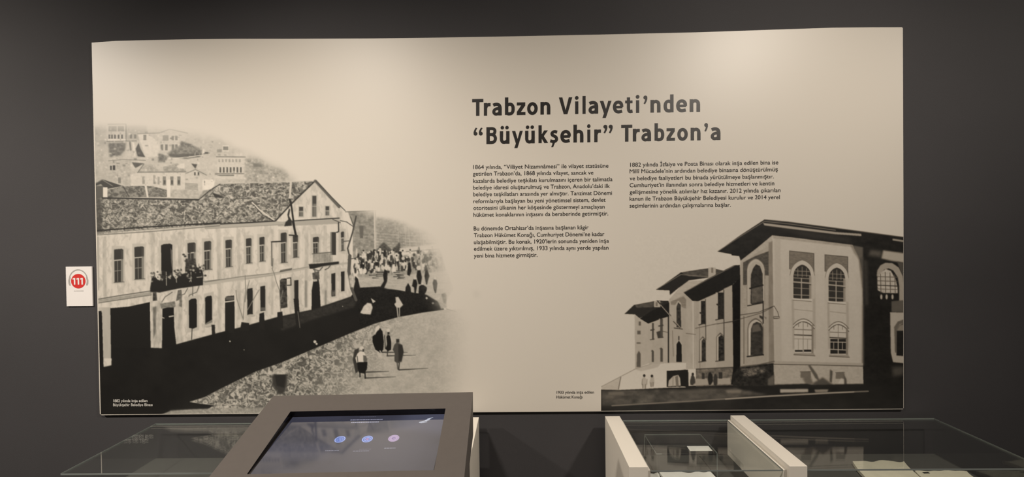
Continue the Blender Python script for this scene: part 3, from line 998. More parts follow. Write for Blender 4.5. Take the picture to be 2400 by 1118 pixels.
    for x0, x1, ys in ((1052, 1190, 0), (1246, 1372, 12)):
        S.poly([(x0 + 8, 470 + ys), (x0 + 20, 470 + ys), (x0 + 26, 740), (x0 + 14, 740)], 158, soft=1.5, al=.8)
        S.poly([(x1 - 16, 300 + ys), (x1 - 2, 300 + ys), (x1 + 2, 740), (x1 - 12, 740)], 160, soft=1.8, al=.8)
        S.line([(x0 + 24, 524 + ys), (x1 - 16, 534 + ys)], 132, 1)
    for x0, x1, yt, yb, sl in ((1049, 1182, 205, 318, .1), (1242, 1367, 226, 330, .08)):
        S.poly([(x0, yt), (x1, yt + sl * 140), (x1, yb), (x0, yb - 12)], 116, noise=brick, amp=14)
        S.line([(x0, yb - 14), (x0, yt), (x1, yt + sl * 140), (x1, yb)], 72, 1.3)
    for x0, x1, yt, yb in ((1052, 1184, 256, 466), (1244, 1370, 272, 482)):
        draw_arch(x0 - 2, x1 + 2, yt - 4, yb, 104, pw=1.9)
        draw_arch(x0, x1, yt, yb, 184, pw=1.9)
        S.rect(x0 - 4, yt + 84, x1 + 4, yb, 180, soft=1)
        S.rect(x1 - 22, yt + 90, x1 - 14, yb, 158, soft=1.2)
        wx0, wx1, wt = x0 + 18, x1 - 18, yt + 24
        draw_arch(wx0, wx1, wt, yb, 60, pw=1.9)
        S.poly([(wx1 - 10, wt + 60), (wx1, wt + 60), (wx1, yb), (wx1 - 10, yb)], 140)
        for k in (1, 2, 3):
            x = wx0 + (wx1 - wx0) * k / 4
            S.line([(x, wt + 22 - 10 * (k == 2)), (x, wt + 66)], 150, 1.2)
        for y in (wt + 34, wt + 56):
            S.line([(wx0 + 4, y), (wx1 - 4, y + 4)], 150, 1.2)
        S.line([(wx0, wt + 72), (wx1 - 2, wt + 78)], 150, 1.6)
        S.line([(wx0, wt + 94), (wx1, wt + 102)], 162, 3)
        S.line([(wx0, wt + 102), (wx1, wt + 110)], 60, 1.6)
        S.line([((wx0 + wx1) / 2 - 4, wt + 74), ((wx0 + wx1) / 2 - 4, yb)], 168, 2.2)
        S.line([(wx0 + 2, wt + 126), (wx1 - 10, wt + 132)], 150, 1.1)
        S.line([(wx0 + 2, yb - 22), (wx1 - 10, yb - 18)], 160, 1.6)
        S.line([(wx0, yb), (wx1 + 2, yb + 8)], 196, 3)
        S.line([(wx0 - 2, yb + 8), (wx1 + 2, yb + 15)], 100, 1.2)
    for x0, x1, yt, yb, dk in ((1070, 1184, 573, 760, 0), (1264, 1372, 588, 768, 1)):
        w = x1 - x0
        for v, d, lw in ((96, 0, 1.6), (196, 9, 2.6), (80, 16, 2.0)):
            S.line([(x0 + w * k / 8, yt + d + 34 * (abs(k - 4) / 4) ** 2 + k * .8) for k in range(9)], v, lw)
        S.rect(x1 - 16, yt + 36, x1 - 4, yb + 4, 128, soft=.6)
        P = [(x0 + 6, yb), (x0 + 6, yt + 44), (x0 + w * .4, yt + 20), (x1 - 26, yt + 34), (x1 - 15, yt + 50), (x1 - 15, yb)]
        S.poly(P, 190)
        xm = x0 + w * .47
        for y in (yt + 60, yt + 90):
            S.line([(x0 + 6, y), (x1 - 15, y + 4)], 96 if y < yt + 80 else 76, 1.4 if y < yt + 80 else 2.6)
        for k in (.25, .47, .68):
            S.line([(x0 + w * k, yt + 24), (x0 + w * k, yt + 46)], 110, 1.2)
        S.line([(xm, yt + 24), (xm, yb)], 122, 1.2)
        S.line([(x0 + 6, yt + 112), (x1 - 15, yt + 114)], 132, 1.2)
        for k in (.24, .68):
            S.line([(x0 + w * k, yt + 116), (x0 + w * k, yb - 16)], 140, 1.1)
        if dk:
            S.rect(x0 + 7, yt + 98, x1 - 16, yb - 2, 50)
            S.line([(xm, yt + 98), (xm, yb)], 182, 2)
            S.line([(x0 + 6, yt + 114), (x1 - 16, yt + 116)], 180, 2)
            S.line([(x0 + 6, yb - 26), (x1 - 16, yb - 22)], 184, 2)
            for k in (.24, .68):
                S.line([(x0 + w * k, yt + 114), (x0 + w * k, yb - 24)], 176, 1.4)
        else:
            S.rect(x0 + 8, yb - 14, xm - 3, yb - 4, 52)
            S.rect(xm + 4, yb - 16, x1 - 16, yb - 4, 50)
        S.poly([(x0 + 2, yb + 2), (x1 - 2, yb + 4), (x1 + 4, yb + 16), (x0 + 2, yb + 12)], 150)
        S.line([(x0 + 2, yb + 12), (x1 + 4, yb + 18)], 76, 1.4)
    # plinth
    S.poly([(965, 826), (1450, 836), (1452, 938), (965, 940)], 170, noise=fine, amp=7)
    S.poly([(965, 806), (1450, 818), (1450, 830), (965, 822)], 164, soft=.6)
    S.line([(962, 824), (1200, 828), (1450, 834)], 76, 1.8)
    for x0, x1, y0, y1 in ((1108, 1166, 862, 898), (1300, 1350, 866, 904)):
        S.poly([(x0, y1), (x0 + 2, y0 + 4), (x1 - 8, y0), (x1, y0 + 10), (x1, y1)], 112, soft=.6)
        S.line([(x0, y0 + 3), (x1, y0 + 2)], 90, 1.4)
    S.poly([(1150, 830), (1162, 828), (1200, 880), (1215, 920), (1190, 900)], 92, soft=1.6)
    S.poly([(1120, 900), (1160, 885), (1180, 930), (1140, 938)], 108, soft=3)
    S.poly([(1180, 925), (1230, 895), (1280, 930), (1290, 940), (1170, 942)], 84, soft=3)
    S.poly([(1270, 850), (1284, 862), (1280, 925), (1268, 920)], 84, soft=1.6)
    S.poly([(1345, 880), (1360, 905), (1362, 938), (1348, 938)], 84, soft=1.6)
    S.poly([(1330, 900), (1345, 905), (1345, 935), (1310, 935)], 186, soft=2)
    S.poly([(960, 935), (1140, 930), (1180, 936), (1350, 932), (1455, 930), (1455, 950), (960, 950)], 46, soft=1.5)
    S.poly([(778, 836), (860, 826), (962, 818), (966, 942), (740, 944), (740, 880)], 48, soft=1, noise=fine, amp=14)
    S.poly([(785, 850), (900, 838), (930, 860), (880, 880), (800, 890)], 92, soft=3, noise=fine, amp=60)
    S.poly([(930, 905), (965, 880), (966, 938), (930, 938)], 96, soft=2.5)
    S.line([(780, 838), (870, 828), (965, 808)], 96, 2.4)
    # great eaves
    S.poly([(655, 209), (780, 120), (912, 34), (1040, 46), (1300, 80), (1675, 130), (1675, 232), (1560, 205), (1392, 172), (1100, 136), (955, 120),
            (870, 190), (782, 258), (772, 228), (736, 224)], 44, noise=mid, amp=6)
    S.poly([(990, 80), (1380, 128), (1390, 165), (1150, 132)], 62, soft=6, al=.7)
    S.poly([(904, 52), (1050, 70), (1300, 102), (1440, 112), (1442, 124), (1300, 114), (1050, 84), (912, 66)], 158, soft=.6)
    S.line([(912, 35), (1040, 47), (1300, 81), (1675, 131)], 84, 2)
    S.line([(912, 44), (1050, 58), (1300, 92)], 126, 1.6)
    S.line([(658, 207), (780, 126), (912, 44)], 122, 1.5)
    S.poly([(1612, 138), (1675, 147), (1675, 157), (1612, 148)], 150, soft=.8)
    S.line([(736, 226), (772, 230)], 40, 3)
    # lit patches on the shaded wing
    S.poly([(1560, 202), (1675, 218), (1675, 270), (1600, 258), (1550, 246)], 164, soft=2.5)
    S.poly([(1490, 200), (1550, 205), (1550, 240), (1480, 230)], 96, soft=5, al=.8)
    S.poly([(1635, 262), (1675, 270), (1675, 360), (1655, 310)], 80, soft=.8)
    ring = [(1525, 340), (1528, 312), (1545, 284), (1572, 270), (1610, 272), (1645, 296), (1668, 345), (1675, 400), (1675, 480), (1648, 480), (1648, 400), (1640, 350),
            (1615, 312), (1590, 300), (1565, 308), (1550, 330), (1530, 350)]
    S.poly(ring, 152, soft=1.2)
    S.poly([(1528, 352), (1545, 325), (1575, 304), (1602, 314), (1628, 360), (1638, 400), (1640, 436), (1560, 434), (1530, 420)], 178, soft=.8, noise=fine, amp=12)
    for k in range(4):
        S.line([(1545 + k * 26, 318 + abs(k - 1.3) * 10), (1548 + k * 26, 432)], 92, 1.8)
    for y in (345, 368, 392, 412):
        S.line([(1528, y), (1636, y + 4)], 96, 1.6)
    S.line([(1528, 392), (1640, 398)], 60, 2)
    for x in (1545, 1574, 1606):
        S.blob(x + 5, 456, 6, 14, 172, soft=.6)
    S.poly([(1606, 480), (1675, 474), (1675, 540), (1606, 538)], 92, soft=1.5)
    S.poly([(1598, 540), (1675, 542), (1675, 600), (1650, 610), (1632, 640), (1632, 776), (1675, 780), (1675, 818), (1614, 812), (1602, 760)], 168, soft=1)
    S.poly([(1620, 620), (1640, 590), (1675, 578), (1675, 600), (1650, 606), (1634, 636), (1634, 760), (1624, 760)], 100, soft=.8)
    S.poly([(1634, 640), (1650, 612), (1675, 604), (1675, 640)], 130, soft=1)
    S.poly([(1608, 840), (1675, 838), (1670, 880), (1615, 890)], 78, soft=6)
    S.poly([(1452, 250), (1475, 260), (1480, 500), (1460, 500)], 62, soft=4)
    S.texture([(200, 120), (1675, 120), (1675, 940), (200, 940)], fine, 3.5)
    # wires and street lamp
    S.line([(655, 604), (740, 588), (840, 560), (905, 540), (965, 506), (985, 540), (990, 562)], 62, 1.1)
    S.line([(780, 555), (880, 540), (965, 506)], 62, 1.4)
    S.poly([(962, 562), (994, 562), (994, 574), (962, 576)], 70, soft=.4)
    S.rect(964, 566, 992, 570, 190)
    S.poly([(884, 556), (905, 564), (902, 580), (886, 570)], 66, soft=.5)
    S.poly([(908, 562), (924, 568), (920, 580)], 120, soft=.8)
    # people
    for P, v in (([(240, 930), (246, 898), (256, 892), (268, 905), (270, 930), (266, 955), (248, 955)], 172), ([(284, 922), (292, 895), (308, 892), (312, 925), (306, 948), (290, 948)], 168),
                 ([(506, 918), (512, 888), (522, 880), (532, 895), (535, 925), (520, 938), (508, 935)], 66), ([(602, 905), (606, 875), (616, 865), (628, 880), (632, 915), (620, 936), (608, 936)], 44),
                 ([(632, 915), (638, 880), (648, 874), (656, 895), (656, 930), (648, 944), (636, 938)], 60), ([(456, 940), (452, 890), (462, 856), (480, 852), (497, 868), (498, 940), (485, 948)], 40)):
        S.poly(P, v, soft=.5)
    for x, y in ((256, 886), (298, 888), (521, 878)):
        S.blob(x, y, 7, 8, 50)
    for x, y in ((248, 955), (262, 955), (293, 946), (304, 944)):
        S.line([(x, y - 22), (x, y)], 90, 1.2)
    S.line([(246, 905), (244, 935)], 110, 1)
    S.line([(272, 905), (270, 935)], 110, 1)
    return S


def to_lin(v):
    v = np.clip(v, 0, 255) / 255.0
    return np.where(v <= 0.04045, v / 12.92, ((v + 0.055) / 1.055) ** 2.4)


def grid_mesh(name, xs2d, ys2d, pos, col, m, parent):
    """regular grid of quads with a colour attribute"""
    h, w = xs2d.shape
    me = bpy.data.meshes.new(name)
    n = h * w
    idx = np.arange(n).reshape(h, w)
    q = np.stack([idx[:-1, :-1], idx[1:, :-1], idx[1:, 1:], idx[:-1, 1:]], -1).reshape(-1, 4)
    nf = len(q)
    me.vertices.add(n)
    me.vertices.foreach_set('co', pos.reshape(-1).astype(np.float32))
    me.loops.add(nf * 4)
    me.loops.foreach_set('vertex_index', q.reshape(-1).astype(np.int32))
    me.polygons.add(nf)
    me.polygons.foreach_set('loop_start', np.arange(0, nf * 4, 4, dtype=np.int32))
    me.update(calc_edges=True)
    a = me.color_attributes.new('ink', 'FLOAT_COLOR', 'POINT')
    c4 = np.ones((n, 4), np.float32)
    c4[:, :3] = col.reshape(-1, 3)
    a.data.foreach_set('color', c4.reshape(-1))
    me.materials.append(m)
    o = bpy.data.objects.new(name, me)
    COL.objects.link(o)
    if parent:
        o.parent = parent
    return o


def y_bottom(x):
    return 972.6 - 13.6 * (x - 234) / 1883.0


def x_left(y):
    return 215.0 + 19.0 * (y - 98) / 875.0


TINT = np.array(PAPER)


def photo_print(name, S, x0, x1, y0, step, parent, left_edge):
    nx, ny = int((x1 - x0) / step), int((970 - y0) / step)
    u = np.linspace(0, 1, nx)[None, :]
    v = np.linspace(0, 1, ny)[:, None]
    xr = x0 + (x1 - x0) * u + 0 * v
    y = y0 + (y_bottom(xr) - 1.0 - y0) * v
    if left_edge:
        xl = x_left(y) + 2.2
        x = xl + (x1 - xl) * u
    else:
        x = xr
    S.t = S.blur(S.t, 1)          # even out to the print's own resolution
    t = S.sample(x, y)
    k = np.clip((to_lin(t) - 0.0125) / (to_lin(np.array(200.0)) - 0.0125), 0.006, 1.1)
    col = k[..., None] * TINT
    # sepia print: mid tones lean a little to green-grey
    mid = np.clip(1 - np.abs(t - 120) / 80, 0, 1)[..., None]
    if left_edge:
        col = col * (1 + mid * np.array([-.04, .0, -.02]))
    else:
        col = col * (1 + mid * np.array([.05, -.02, -.11]))
    X, Z = sheet(x, y)
    pos = np.stack([X, np.full_like(X, FRONT - 0.00008), Z], -1)
    return grid_mesh(name, x, y, pos, col.astype(np.float32), M_PHOTO, parent)


# ------------------------------------------------------------------ lettering
def glyph_mesh(txt, bold=0.0):
    c = bpy.data.curves.new('lettering', 'FONT')
    c.body = txt
    c.size = 1.0
    c.offset = bold
    c.resolution_u = 5
    c.fill_mode = 'FRONT'
    o = bpy.data.objects.new('lettering', c)
    COL.objects.link(o)
    me = o.to_mesh()
    v = np.zeros(len(me.vertices) * 3)
    me.vertices.foreach_get('co', v)
    v = v.reshape(-1, 3)[:, :2].copy()
    f = [tuple(p.vertices) for p in me.polygons]
    o.to_mesh_clear()
    bpy.data.objects.remove(o)
    bpy.data.curves.remove(c)
    return v, f


class Letters:
    def __init__(s):
        s.v, s.f, s.n = [], [], 0

    def add(s, v, f):
        s.v.append(v)
        s.f += [tuple(i + s.n for i in q) for q in f]
        s.n += len(v)

    def line(s, txt, xa, xb, yb, slope, cap, bold=0.0):
        """one line of lettering between xa and xb on a baseline, in sheet units"""
        v, f = glyph_mesh(txt, 0.0)
        n = len(v)
        lay = np.zeros(n)
        if bold:      # a heavier cut: the same letters laid a hair apart
            v = np.concatenate([v + np.array(d) * bold for d in ((-1, 0), (1, 0), (0, 1), (0, -1))])
            lay = np.repeat(np.arange(4), n)
            f = [tuple(i + n * q for i in p) for q in range(4) for p in f]
        lo, hi = v[:, 0].min(), v[:, 0].max()
        x = xa + (v[:, 0] - lo) * (xb - xa) / (hi - lo)
        y = yb + slope * (x - xa) - v[:, 1] * cap / 0.69
        s.add(np.stack([x, y, lay], 1), f)

    def build(s, name, m, parent, depth=FRONT - 0.0006, offset=(0, 0)):
        v = np.concatenate(s.v)
        X, Z = sheet(v[:, 0], v[:, 1])
        P = np.stack([X - offset[0], depth - 0.00006 * v[:, 2], Z - offset[1]], 1)
        return mesh_obj(name, P.tolist(), s.f, m, parent)


# ------------------------------------------------------------------ exhibition panel
panel = thing('exhibition_panel', (0, 0, 0), 'large cream wall panel printed with two old photographs, a black headline and Turkish text', 'exhibition panel')
top_edge = [(215, 98), (270, 96), (340, 94.2), (450, 92), (550, 91), (680, 91), (870, 90.2), (1000, 88.6), (1160, 86), (1400, 81.2), (1640, 75.6), (1800, 70), (1950, 65), (2040, 64), (2114, 63.8)]
out = [(214.8, 100)] + top_edge[1:] + [(2116, 66), (2117.6, 500), (2118, 956), (2116, 959)] + [(x, y_bottom(x)) for x in (1800, 1400, 1000, 600, 300)] + [(238, 973), (234, 970)]
bm = bmesh.new()
X, Z = sheet([p[0] for p in out], [p[1] for p in out])
add_prism_y(bm, list(zip(X.tolist(), Z.tolist())), FRONT, -0.0005)
board = bm_obj('board', bm, M_BOARD, panel)

S1 = paint_street()
o = photo_print('photograph_print', S1, 234, 1185, 256, 1.2, panel, True)
tag(o, 'sepia photograph of a street with a two-storey town hall, walkers and hillside houses, fading into the panel')
S2 = paint_house()
o = photo_print('photograph_print', S2, 1408.5, 2117.2, 512, 1.2, panel, False)
tag(o, 'brown-toned photograph of a large government building with broad eaves and arched windows')

# headline letters, drawn as pen strokes (cap height 1, x-height .75)
def bow(pts, n=7):
    """smooth curve through the points"""
    P = [np.array(p, float) for p in pts]
    P = [2 * P[0] - P[1]] + P + [2 * P[-1] - P[-2]]
    out = []
    for i in range(1, len(P) - 2):
        for k in range(n):
            t = k / n
            out.append(.5 * (2 * P[i] + (P[i + 1] - P[i - 1]) * t + (2 * P[i - 1] - 5 * P[i] + 4 * P[i + 1] - P[i + 2]) * t ** 2
                             + (3 * P[i] - P[i - 1] - 3 * P[i + 1] + P[i + 2]) * t ** 3))
    return out + [P[-2]]


PEN = 0.2
_arch = [(.10, .50), (.17, .605), (.29, .655), (.40, .63), (.465, .55), (.48, .44)]
_bowl = [(.10, .53), (.17, .62), (.29, .655), (.40, .62), (.465, .52), (.485, .37), (.465, .22), (.40, .12), (.29, .085), (.18, .09), (.10, .13)]
_ell = [(.31 + .215 * math.sin(a), .37 + .285 * math.cos(a)) for a in np.linspace(0, 2 * math.pi, 33)]
_u = [('s', [(.10, .75), (.10, .40)], PEN), ('c', [(.10, .42), (.10, .26), (.145, .13), (.26, .085), (.38, .12), (.48, .22)], PEN * .95), ('s', [(.48, .75), (.48, 0)], PEN)]
_a = [('c', [(.07, .61), (.18, .655), (.30, .66), (.41, .60), (.455, .47), (.455, .36)], PEN * .95), ('s', [(.455, .42), (.455, 0)], PEN),
      ('c', [(.46, .415), (.32, .41), (.19, .37), (.115, .28), (.11, .17), (.18, .09), (.29, .085), (.39, .13), (.46, .21)], PEN * .86)]
GLYPHS = {
    'T': [('s', [(0, .905), (.66, .905)], .19), ('s', [(.33, .95), (.33, 0)], PEN)],
    'r': [('s', [(.10, .75), (.10, 0)], PEN), ('c', [(.10, .42), (.16, .57), (.26, .645), (.41, .65)], PEN * .95)],
    'a': _a,
    'b': [('s', [(.10, 1.06), (.10, .02)], PEN), ('c', _bowl, PEN * .95)],
    'd': [('s', [(.485, 1.06), (.485, 0)], PEN), ('c', [(.585 - x, y) for x, y in _bowl], PEN * .95)],
    'z': [('s', [(.02, .66), (.50, .66)], .18), ('s', [(.42, .62), (.10, .13)], .2), ('s', [(.02, .09), (.51, .09)], .18)],
    'o': [('c', _ell, PEN * .97)],
    'n': [('s', [(.10, .75), (.10, 0)], PEN), ('c', _arch, PEN * .95), ('s', [(.48, .46), (.48, 0)], PEN)],
    'h': [('s', [(.10, 1.06), (.10, 0)], PEN), ('c', _arch, PEN * .95), ('s', [(.48, .46), (.48, 0)], PEN)],
    'V': [('p', [(0, 1), (.21, 1), (.40, .24), (.59, 1), (.80, 1), (.51, 0), (.29, 0)])],
    'i': [('s', [(.11, .75), (.11, 0)], PEN), ('d', (.11, .955), .115)],
    'l': [('s', [(.10, 1.06), (.10, 0)], PEN)],
    'y': [('p', [(0, .75), (.21, .75), (.365, .27), (.505, .75), (.70, .75), (.355, -.27), (.15, -.27), (.25, 0)])],
    'e': [('s', [(.12, .365), (.56, .365)], .15), ('c', [(.515, .36), (.51, .50), (.44, .62), (.31, .66), (.18, .61), (.11, .48), (.10, .34), (.14, .19), (.24, .10), (.37, .085), (.54, .125)], PEN * .94)],
    't': [('s', [(.0, .66), (.46, .66)], .17), ('c', [(.21, .93), (.21, .60), (.21, .26), (.25, .13), (.33, .09), (.46, .115)], PEN)],
    'u': _u,
    '\u00fc': _u + [('d', (.15, .955), .105), ('d', (.43, .955), .105)],
    'B': [('s', [(.10, 1), (.10, 0)], PEN), ('c', [(.08, .91), (.34, .91), (.46, .86), (.495, .745), (.45, .62), (.34, .565), (.08, .56)], .175),
          ('c', [(.08, .56), (.34, .555), (.47, .47), (.525, .32), (.47, .16), (.34, .09), (.08, .088)], .18)],
    'k': [('s', [(.10, 1.06), (.10, 0)], PEN), ('p', [(.14, .43), (.35, .75), (.58, .75), (.33, .41), (.60, 0), (.36, 0), (.14, .36)])],
    's': [('c', [(.45, .63), (.33, .665), (.21, .645), (.135, .56), (.17, .46), (.29, .395), (.39, .32), (.415, .20), (.34, .105), (.20, .085), (.03, .125)], PEN * .92)],
    '\u2019': [('d', (.115, .905), .115), ('p', [(.005, .885), (.225, .885), (.232, .82), (.19, .68), (.10, .51), (.01, .545), (.075, .68), (.10, .79)])],
}
GLYPHS['\u015f'] = GLYPHS['s'] + [('p', [(.17, .03), (.33, .03), (.27, -.10), (.21, -.25), (.09, -.25), (.15, -.10)])]
GLYPHS['\u201d'] = GLYPHS['\u2019'] + [(k, [(x + .31, y) for x, y in p]) if k == 'p' else (k, (p[0] + .31, p[1]), w[0]) for k, p, *w in GLYPHS['\u2019']]
_op = [('d', (.115, .625), .115), ('p', [(.225, .645), (.005, .645), (-.002, .71), (.04, .84), (.13, .985), (.22, .955), (.155, .84), (.13, .74)])]
GLYPHS['\u201c'] = _op + [(k, [(x + .31, y) for x, y in p]) if k == 'p' else (k, (p[0] + .31, p[1]), w[0]) for k, p, *w in _op]


def pen_glyph(ch):
    V, F, LAY = [], [], []
    for k_, st in enumerate(GLYPHS[ch]):
        LAY += [k_ - 1] * (len(V) - len(LAY))
        n0 = len(V)
        if st[0] == 'd':
            (cx_, cy_), r_ = st[1], st[2]
            V += [(cx_ + r_ * math.cos(a), cy_ + r_ * math.sin(a)) for a in np.linspace(0, 2 * math.pi, 21)[:-1]]
            F.append(tuple(range(n0, n0 + 20)))
        elif st[0] == 'p':
            V += st[1]
            F.append(tuple(range(n0, len(V))))
        else:
            P = [np.array(p, float) for p in (bow(st[1]) if st[0] == 'c' else st[1])]
            closed = st[0] == 'c' and np.hypot(*(P[0] - P[-1])) < 1e-6
            for i, p in enumerate(P):
                a_ = P[i - 1] if i else (P[-2] if closed else p)
                b_ = P[i + 1] if i < len(P) - 1 else (P[1] if closed else p)
                d_ = b_ - a_
                d_ /= np.hypot(*d_) + 1e-9
                nn = np.array([-d_[1], d_[0]]) * st[2] / 2
                V += [tuple(p + nn), tuple(p - nn)]
                if i:
                    q = len(V)
                    F.append((q - 4, q - 3, q - 1, q - 2))
    LAY += [len(GLYPHS[ch]) - 1] * (len(V) - len(LAY))
    return np.concatenate([np.array(V, float), np.array(LAY, float)[:, None]], 1), F


for row, yb0, x_0, run in (((('T', 100, 198), ('r', 203, 262), ('a', 277, 360), ('b', 388, 474), ('z', 492, 568), ('o', 583, 676), ('n', 700, 787), ('V', 862, 980), ('i', 1003, 1035), ('l', 1070, 1097),
                            ('a', 1123, 1208), ('y', 1222, 1325), ('e', 1337, 1428), ('t', 1445, 1512), ('i', 1538, 1570), ('\u2019', 1605, 1640), ('n', 1667, 1755), ('d', 1783, 1870), ('e', 1893, 1988),
                            ('n', 2012, 2103)), 268, 150, 1950),
                           ((('\u201c', 112, 193), ('B', 225, 318), ('\u00fc', 343, 428), ('y', 450, 545), ('\u00fc', 565, 650), ('k', 683, 768), ('\u015f', 783, 855), ('e', 875, 967), ('h', 990, 1078),
                             ('i', 1110, 1140), ('r', 1173, 1232), ('\u201d', 1253, 1335), ('T', 1410, 1507), ('r', 1512, 1573), ('a', 1588, 1672), ('b', 1703, 1788), ('z', 1808, 1882), ('o', 1903, 1995),
                             ('n', 2020, 2107), ('\u2019', 2140, 2172), ('a', 2197, 2282)), 516, 240, 2030)):
    L, last = Letters(), None
    for ch, a, b in row:
        if last is not None and a - last > 60:
            L.build('headline_word', M_INK, panel)
            L = Letters()
        last = b
        v, f = pen_glyph(ch)
        lo, hi = v[:, 0].min(), v[:, 0].max()
        x = a + (v[:, 0] - lo) * (b - a) / (hi - lo)
        y = yb0 - 36 * (x - x_0) / run - v[:, 1] * 148
        L.add(np.stack([1080 + x / 3.75, 200 + y / 3.75, v[:, 2]], 1), f)
    L.build('headline_word', M_INK, panel)

k = 4.471
para1 = [('1864 y\u0131l\u0131nda, \u201cVil\u00e2yet Nizamn\u00e2mesi\u201d ile vilayet stat\u00fcs\u00fcne', 62, 1480, 117, 102), ('getirilen Trabzon\u2019da, 1868 y\u0131l\u0131nda vilayet, sancak ve', 60, 1322, 187, 174),
         ('kazalarda belediye te\u015fkilat\u0131 kurulmas\u0131n\u0131 i\u00e7eren bir talimatla', 62, 1522, 262, 243), ('belediye idaresi olu\u015fturulmu\u015f ve Trabzon, Anadolu\u2019daki ilk', 62, 1495, 332, 314),
         ('belediye te\u015fkilatlar\u0131 aras\u0131nda yer alm\u0131\u015ft\u0131r. Tanzimat D\u00f6nemi', 63, 1517, 402, 387), ('reformlar\u0131yla ba\u015flayan bu yeni y\u00f6netimsel sistem, devlet', 64, 1450, 475, 459),
         ('otoritesini \u00fclkenin her k\u00f6\u015fesinde g\u00f6stermeyi ama\u00e7layan', 65, 1440, 545, 531), ('h\u00fck\u00fcmet konaklar\u0131n\u0131n in\u015fas\u0131n\u0131 da beraberinde getirmi\u015ftir.', 66, 1478, 617, 602)]
para2 = [('Bu d\u00f6nemde Ortahisar\u2019da in\u015fas\u0131na ba\u015flanan k\u00e2gir', 68, 1272, 760, 747), ('Trabzon H\u00fck\u00fcmet Kona\u011f\u0131, Cumhuriyet D\u00f6nemi\u2019ne kadar', 70, 1437, 832, 818),
         ('ula\u015fabilmi\u015ftir. Bu konak, 1920\u2019lerin sonunda yeniden in\u015fa', 70, 1484, 903, 888), ('edilmek \u00fczere y\u0131kt\u0131r\u0131lm\u0131\u015f, 1933 y\u0131l\u0131nda ayn\u0131 yerde yap\u0131lan', 70, 1480, 972, 960),
         ('yeni bina hizmete girmi\u015ftir.', 70, 736, 1045, 1036)]
for para in (para1, para2):
    L = Letters()
    for t, a, b, y1, y2 in para:
        L.line(t, 1095 + a / k, 1095 + b / k, 370 + y1 / k, (y2 - y1) / (b - a), 9.4, 0.006)
    L.build('paragraph', M_INK, panel)
k = 6.316
para3 = [('1882 y\u0131l\u0131nda \u0130tfaiye ve Posta Binas\u0131 olarak in\u015fa edilen bina ise', 75, 2268, 163, 126), ('Mill\u00ee M\u00fccadele\u2019nin ard\u0131ndan belediye binas\u0131na d\u00f6n\u00fc\u015ft\u00fcr\u00fclm\u00fc\u015f', 68, 2262, 260, 230),
         ('ve belediye faaliyetleri bu binada y\u00fcr\u00fct\u00fclmeye ba\u015flanm\u0131\u015ft\u0131r.', 68, 2200, 363, 334), ('Cumhuriyet\u2019in ilan\u0131ndan sonra belediye hizmetleri ve kentin', 68, 2208, 465, 436),
         ('geli\u015fmesine y\u00f6nelik at\u0131l\u0131mlar h\u0131z kazan\u0131r. 2012 y\u0131l\u0131nda \u00e7\u0131kar\u0131lan', 68, 2300, 565, 538), ('kanun ile Trabzon B\u00fcy\u00fck\u015fehir Belediyesi kurulur ve 2014 yerel', 68, 2290, 665, 640),
         ('se\u00e7imlerinin ard\u0131ndan \u00e7al\u0131\u015fmalar\u0131na ba\u015flar.', 68, 1565, 768, 755)]
L = Letters()
for t, a, b, y1, y2 in para3:
    L.line(t, 1465 + a / k, 1465 + b / k, 365 + y1 / k, (y2 - y1) / (b - a), 9.4, 0.006)
L.build('paragraph', M_INK, panel)
L = Letters()
L.line('1933 y\u0131l\u0131nda in\u015fa edilen', 1304.5, 1392, 922.6, -.003, 6.6, 0.002)
L.line('H\u00fck\u00fcmet Kona\u011f\u0131', 1304, 1365, 933.6, -.003, 6.6, 0.002)
L.build('caption', M_INK, panel)
L = Letters()
L.line('1882 y\u0131l\u0131nda in\u015fa edilen', 265.8, 346, 942.3, -.004, 6.2, 0.016)
L.line('B\u00fcy\u00fck\u015fehir Belediye Binas\u0131', 265.4, 357.8, 951.8, -.004, 6.2, 0.016)
tag(L.build('caption', M_WHITEINK, panel), 'white caption in the dark lower corner')

# ------------------------------------------------------------------ audio guide sign
sign = thing('audio_guide_sign', (-1.918, 0.0, 1.39), 'small white sign with red 111 disc and headphones symbol on the dark wall', 'sign')
bm = bmesh.new()
add_box(bm, (-0.0575, -0.006, -0.0865), (0.0575, -0.0005, 0.0865), 0.0012)
bm_obj('plate', bm, M_CARD, sign)
SD = -0.0064


def disc_mesh(name, cx, cz, r, m, parent, y=SD, n=48):
    vs = [(cx + r * math.cos(2 * math.pi * i / n), y, cz + r * math.sin(2 * math.pi * i / n)) for i in range(n)]
    return mesh_obj(name, vs, [tuple(range(n))], m, parent)


mm = 1 / 543.0
cx, cz = (180.8 - 182.2) * mm, (671.3 - 658.8) * mm
disc = disc_mesh('number_disc', cx, cz, 17.3 * mm, M_RED, sign)
vs, fs = [], []
for x_ in (-9.6, -0.4, 8.6):           # three upright numerals with their flags
    b = len(vs)
    for a_, c_ in ((-0.9, -8.2), (2.7, -8.2), (2.7, 7.8), (-0.2, 7.8), (-3.6, 6.6), (-3.6, 3.6), (-0.9, 4.3)):
        vs.append((cx + (x_ + a_) * mm, SD - .0004, cz + c_ * mm))
    fs.append(tuple(range(b, b + 7)))
mesh_obj('number', vs, fs, M_CARD, disc)
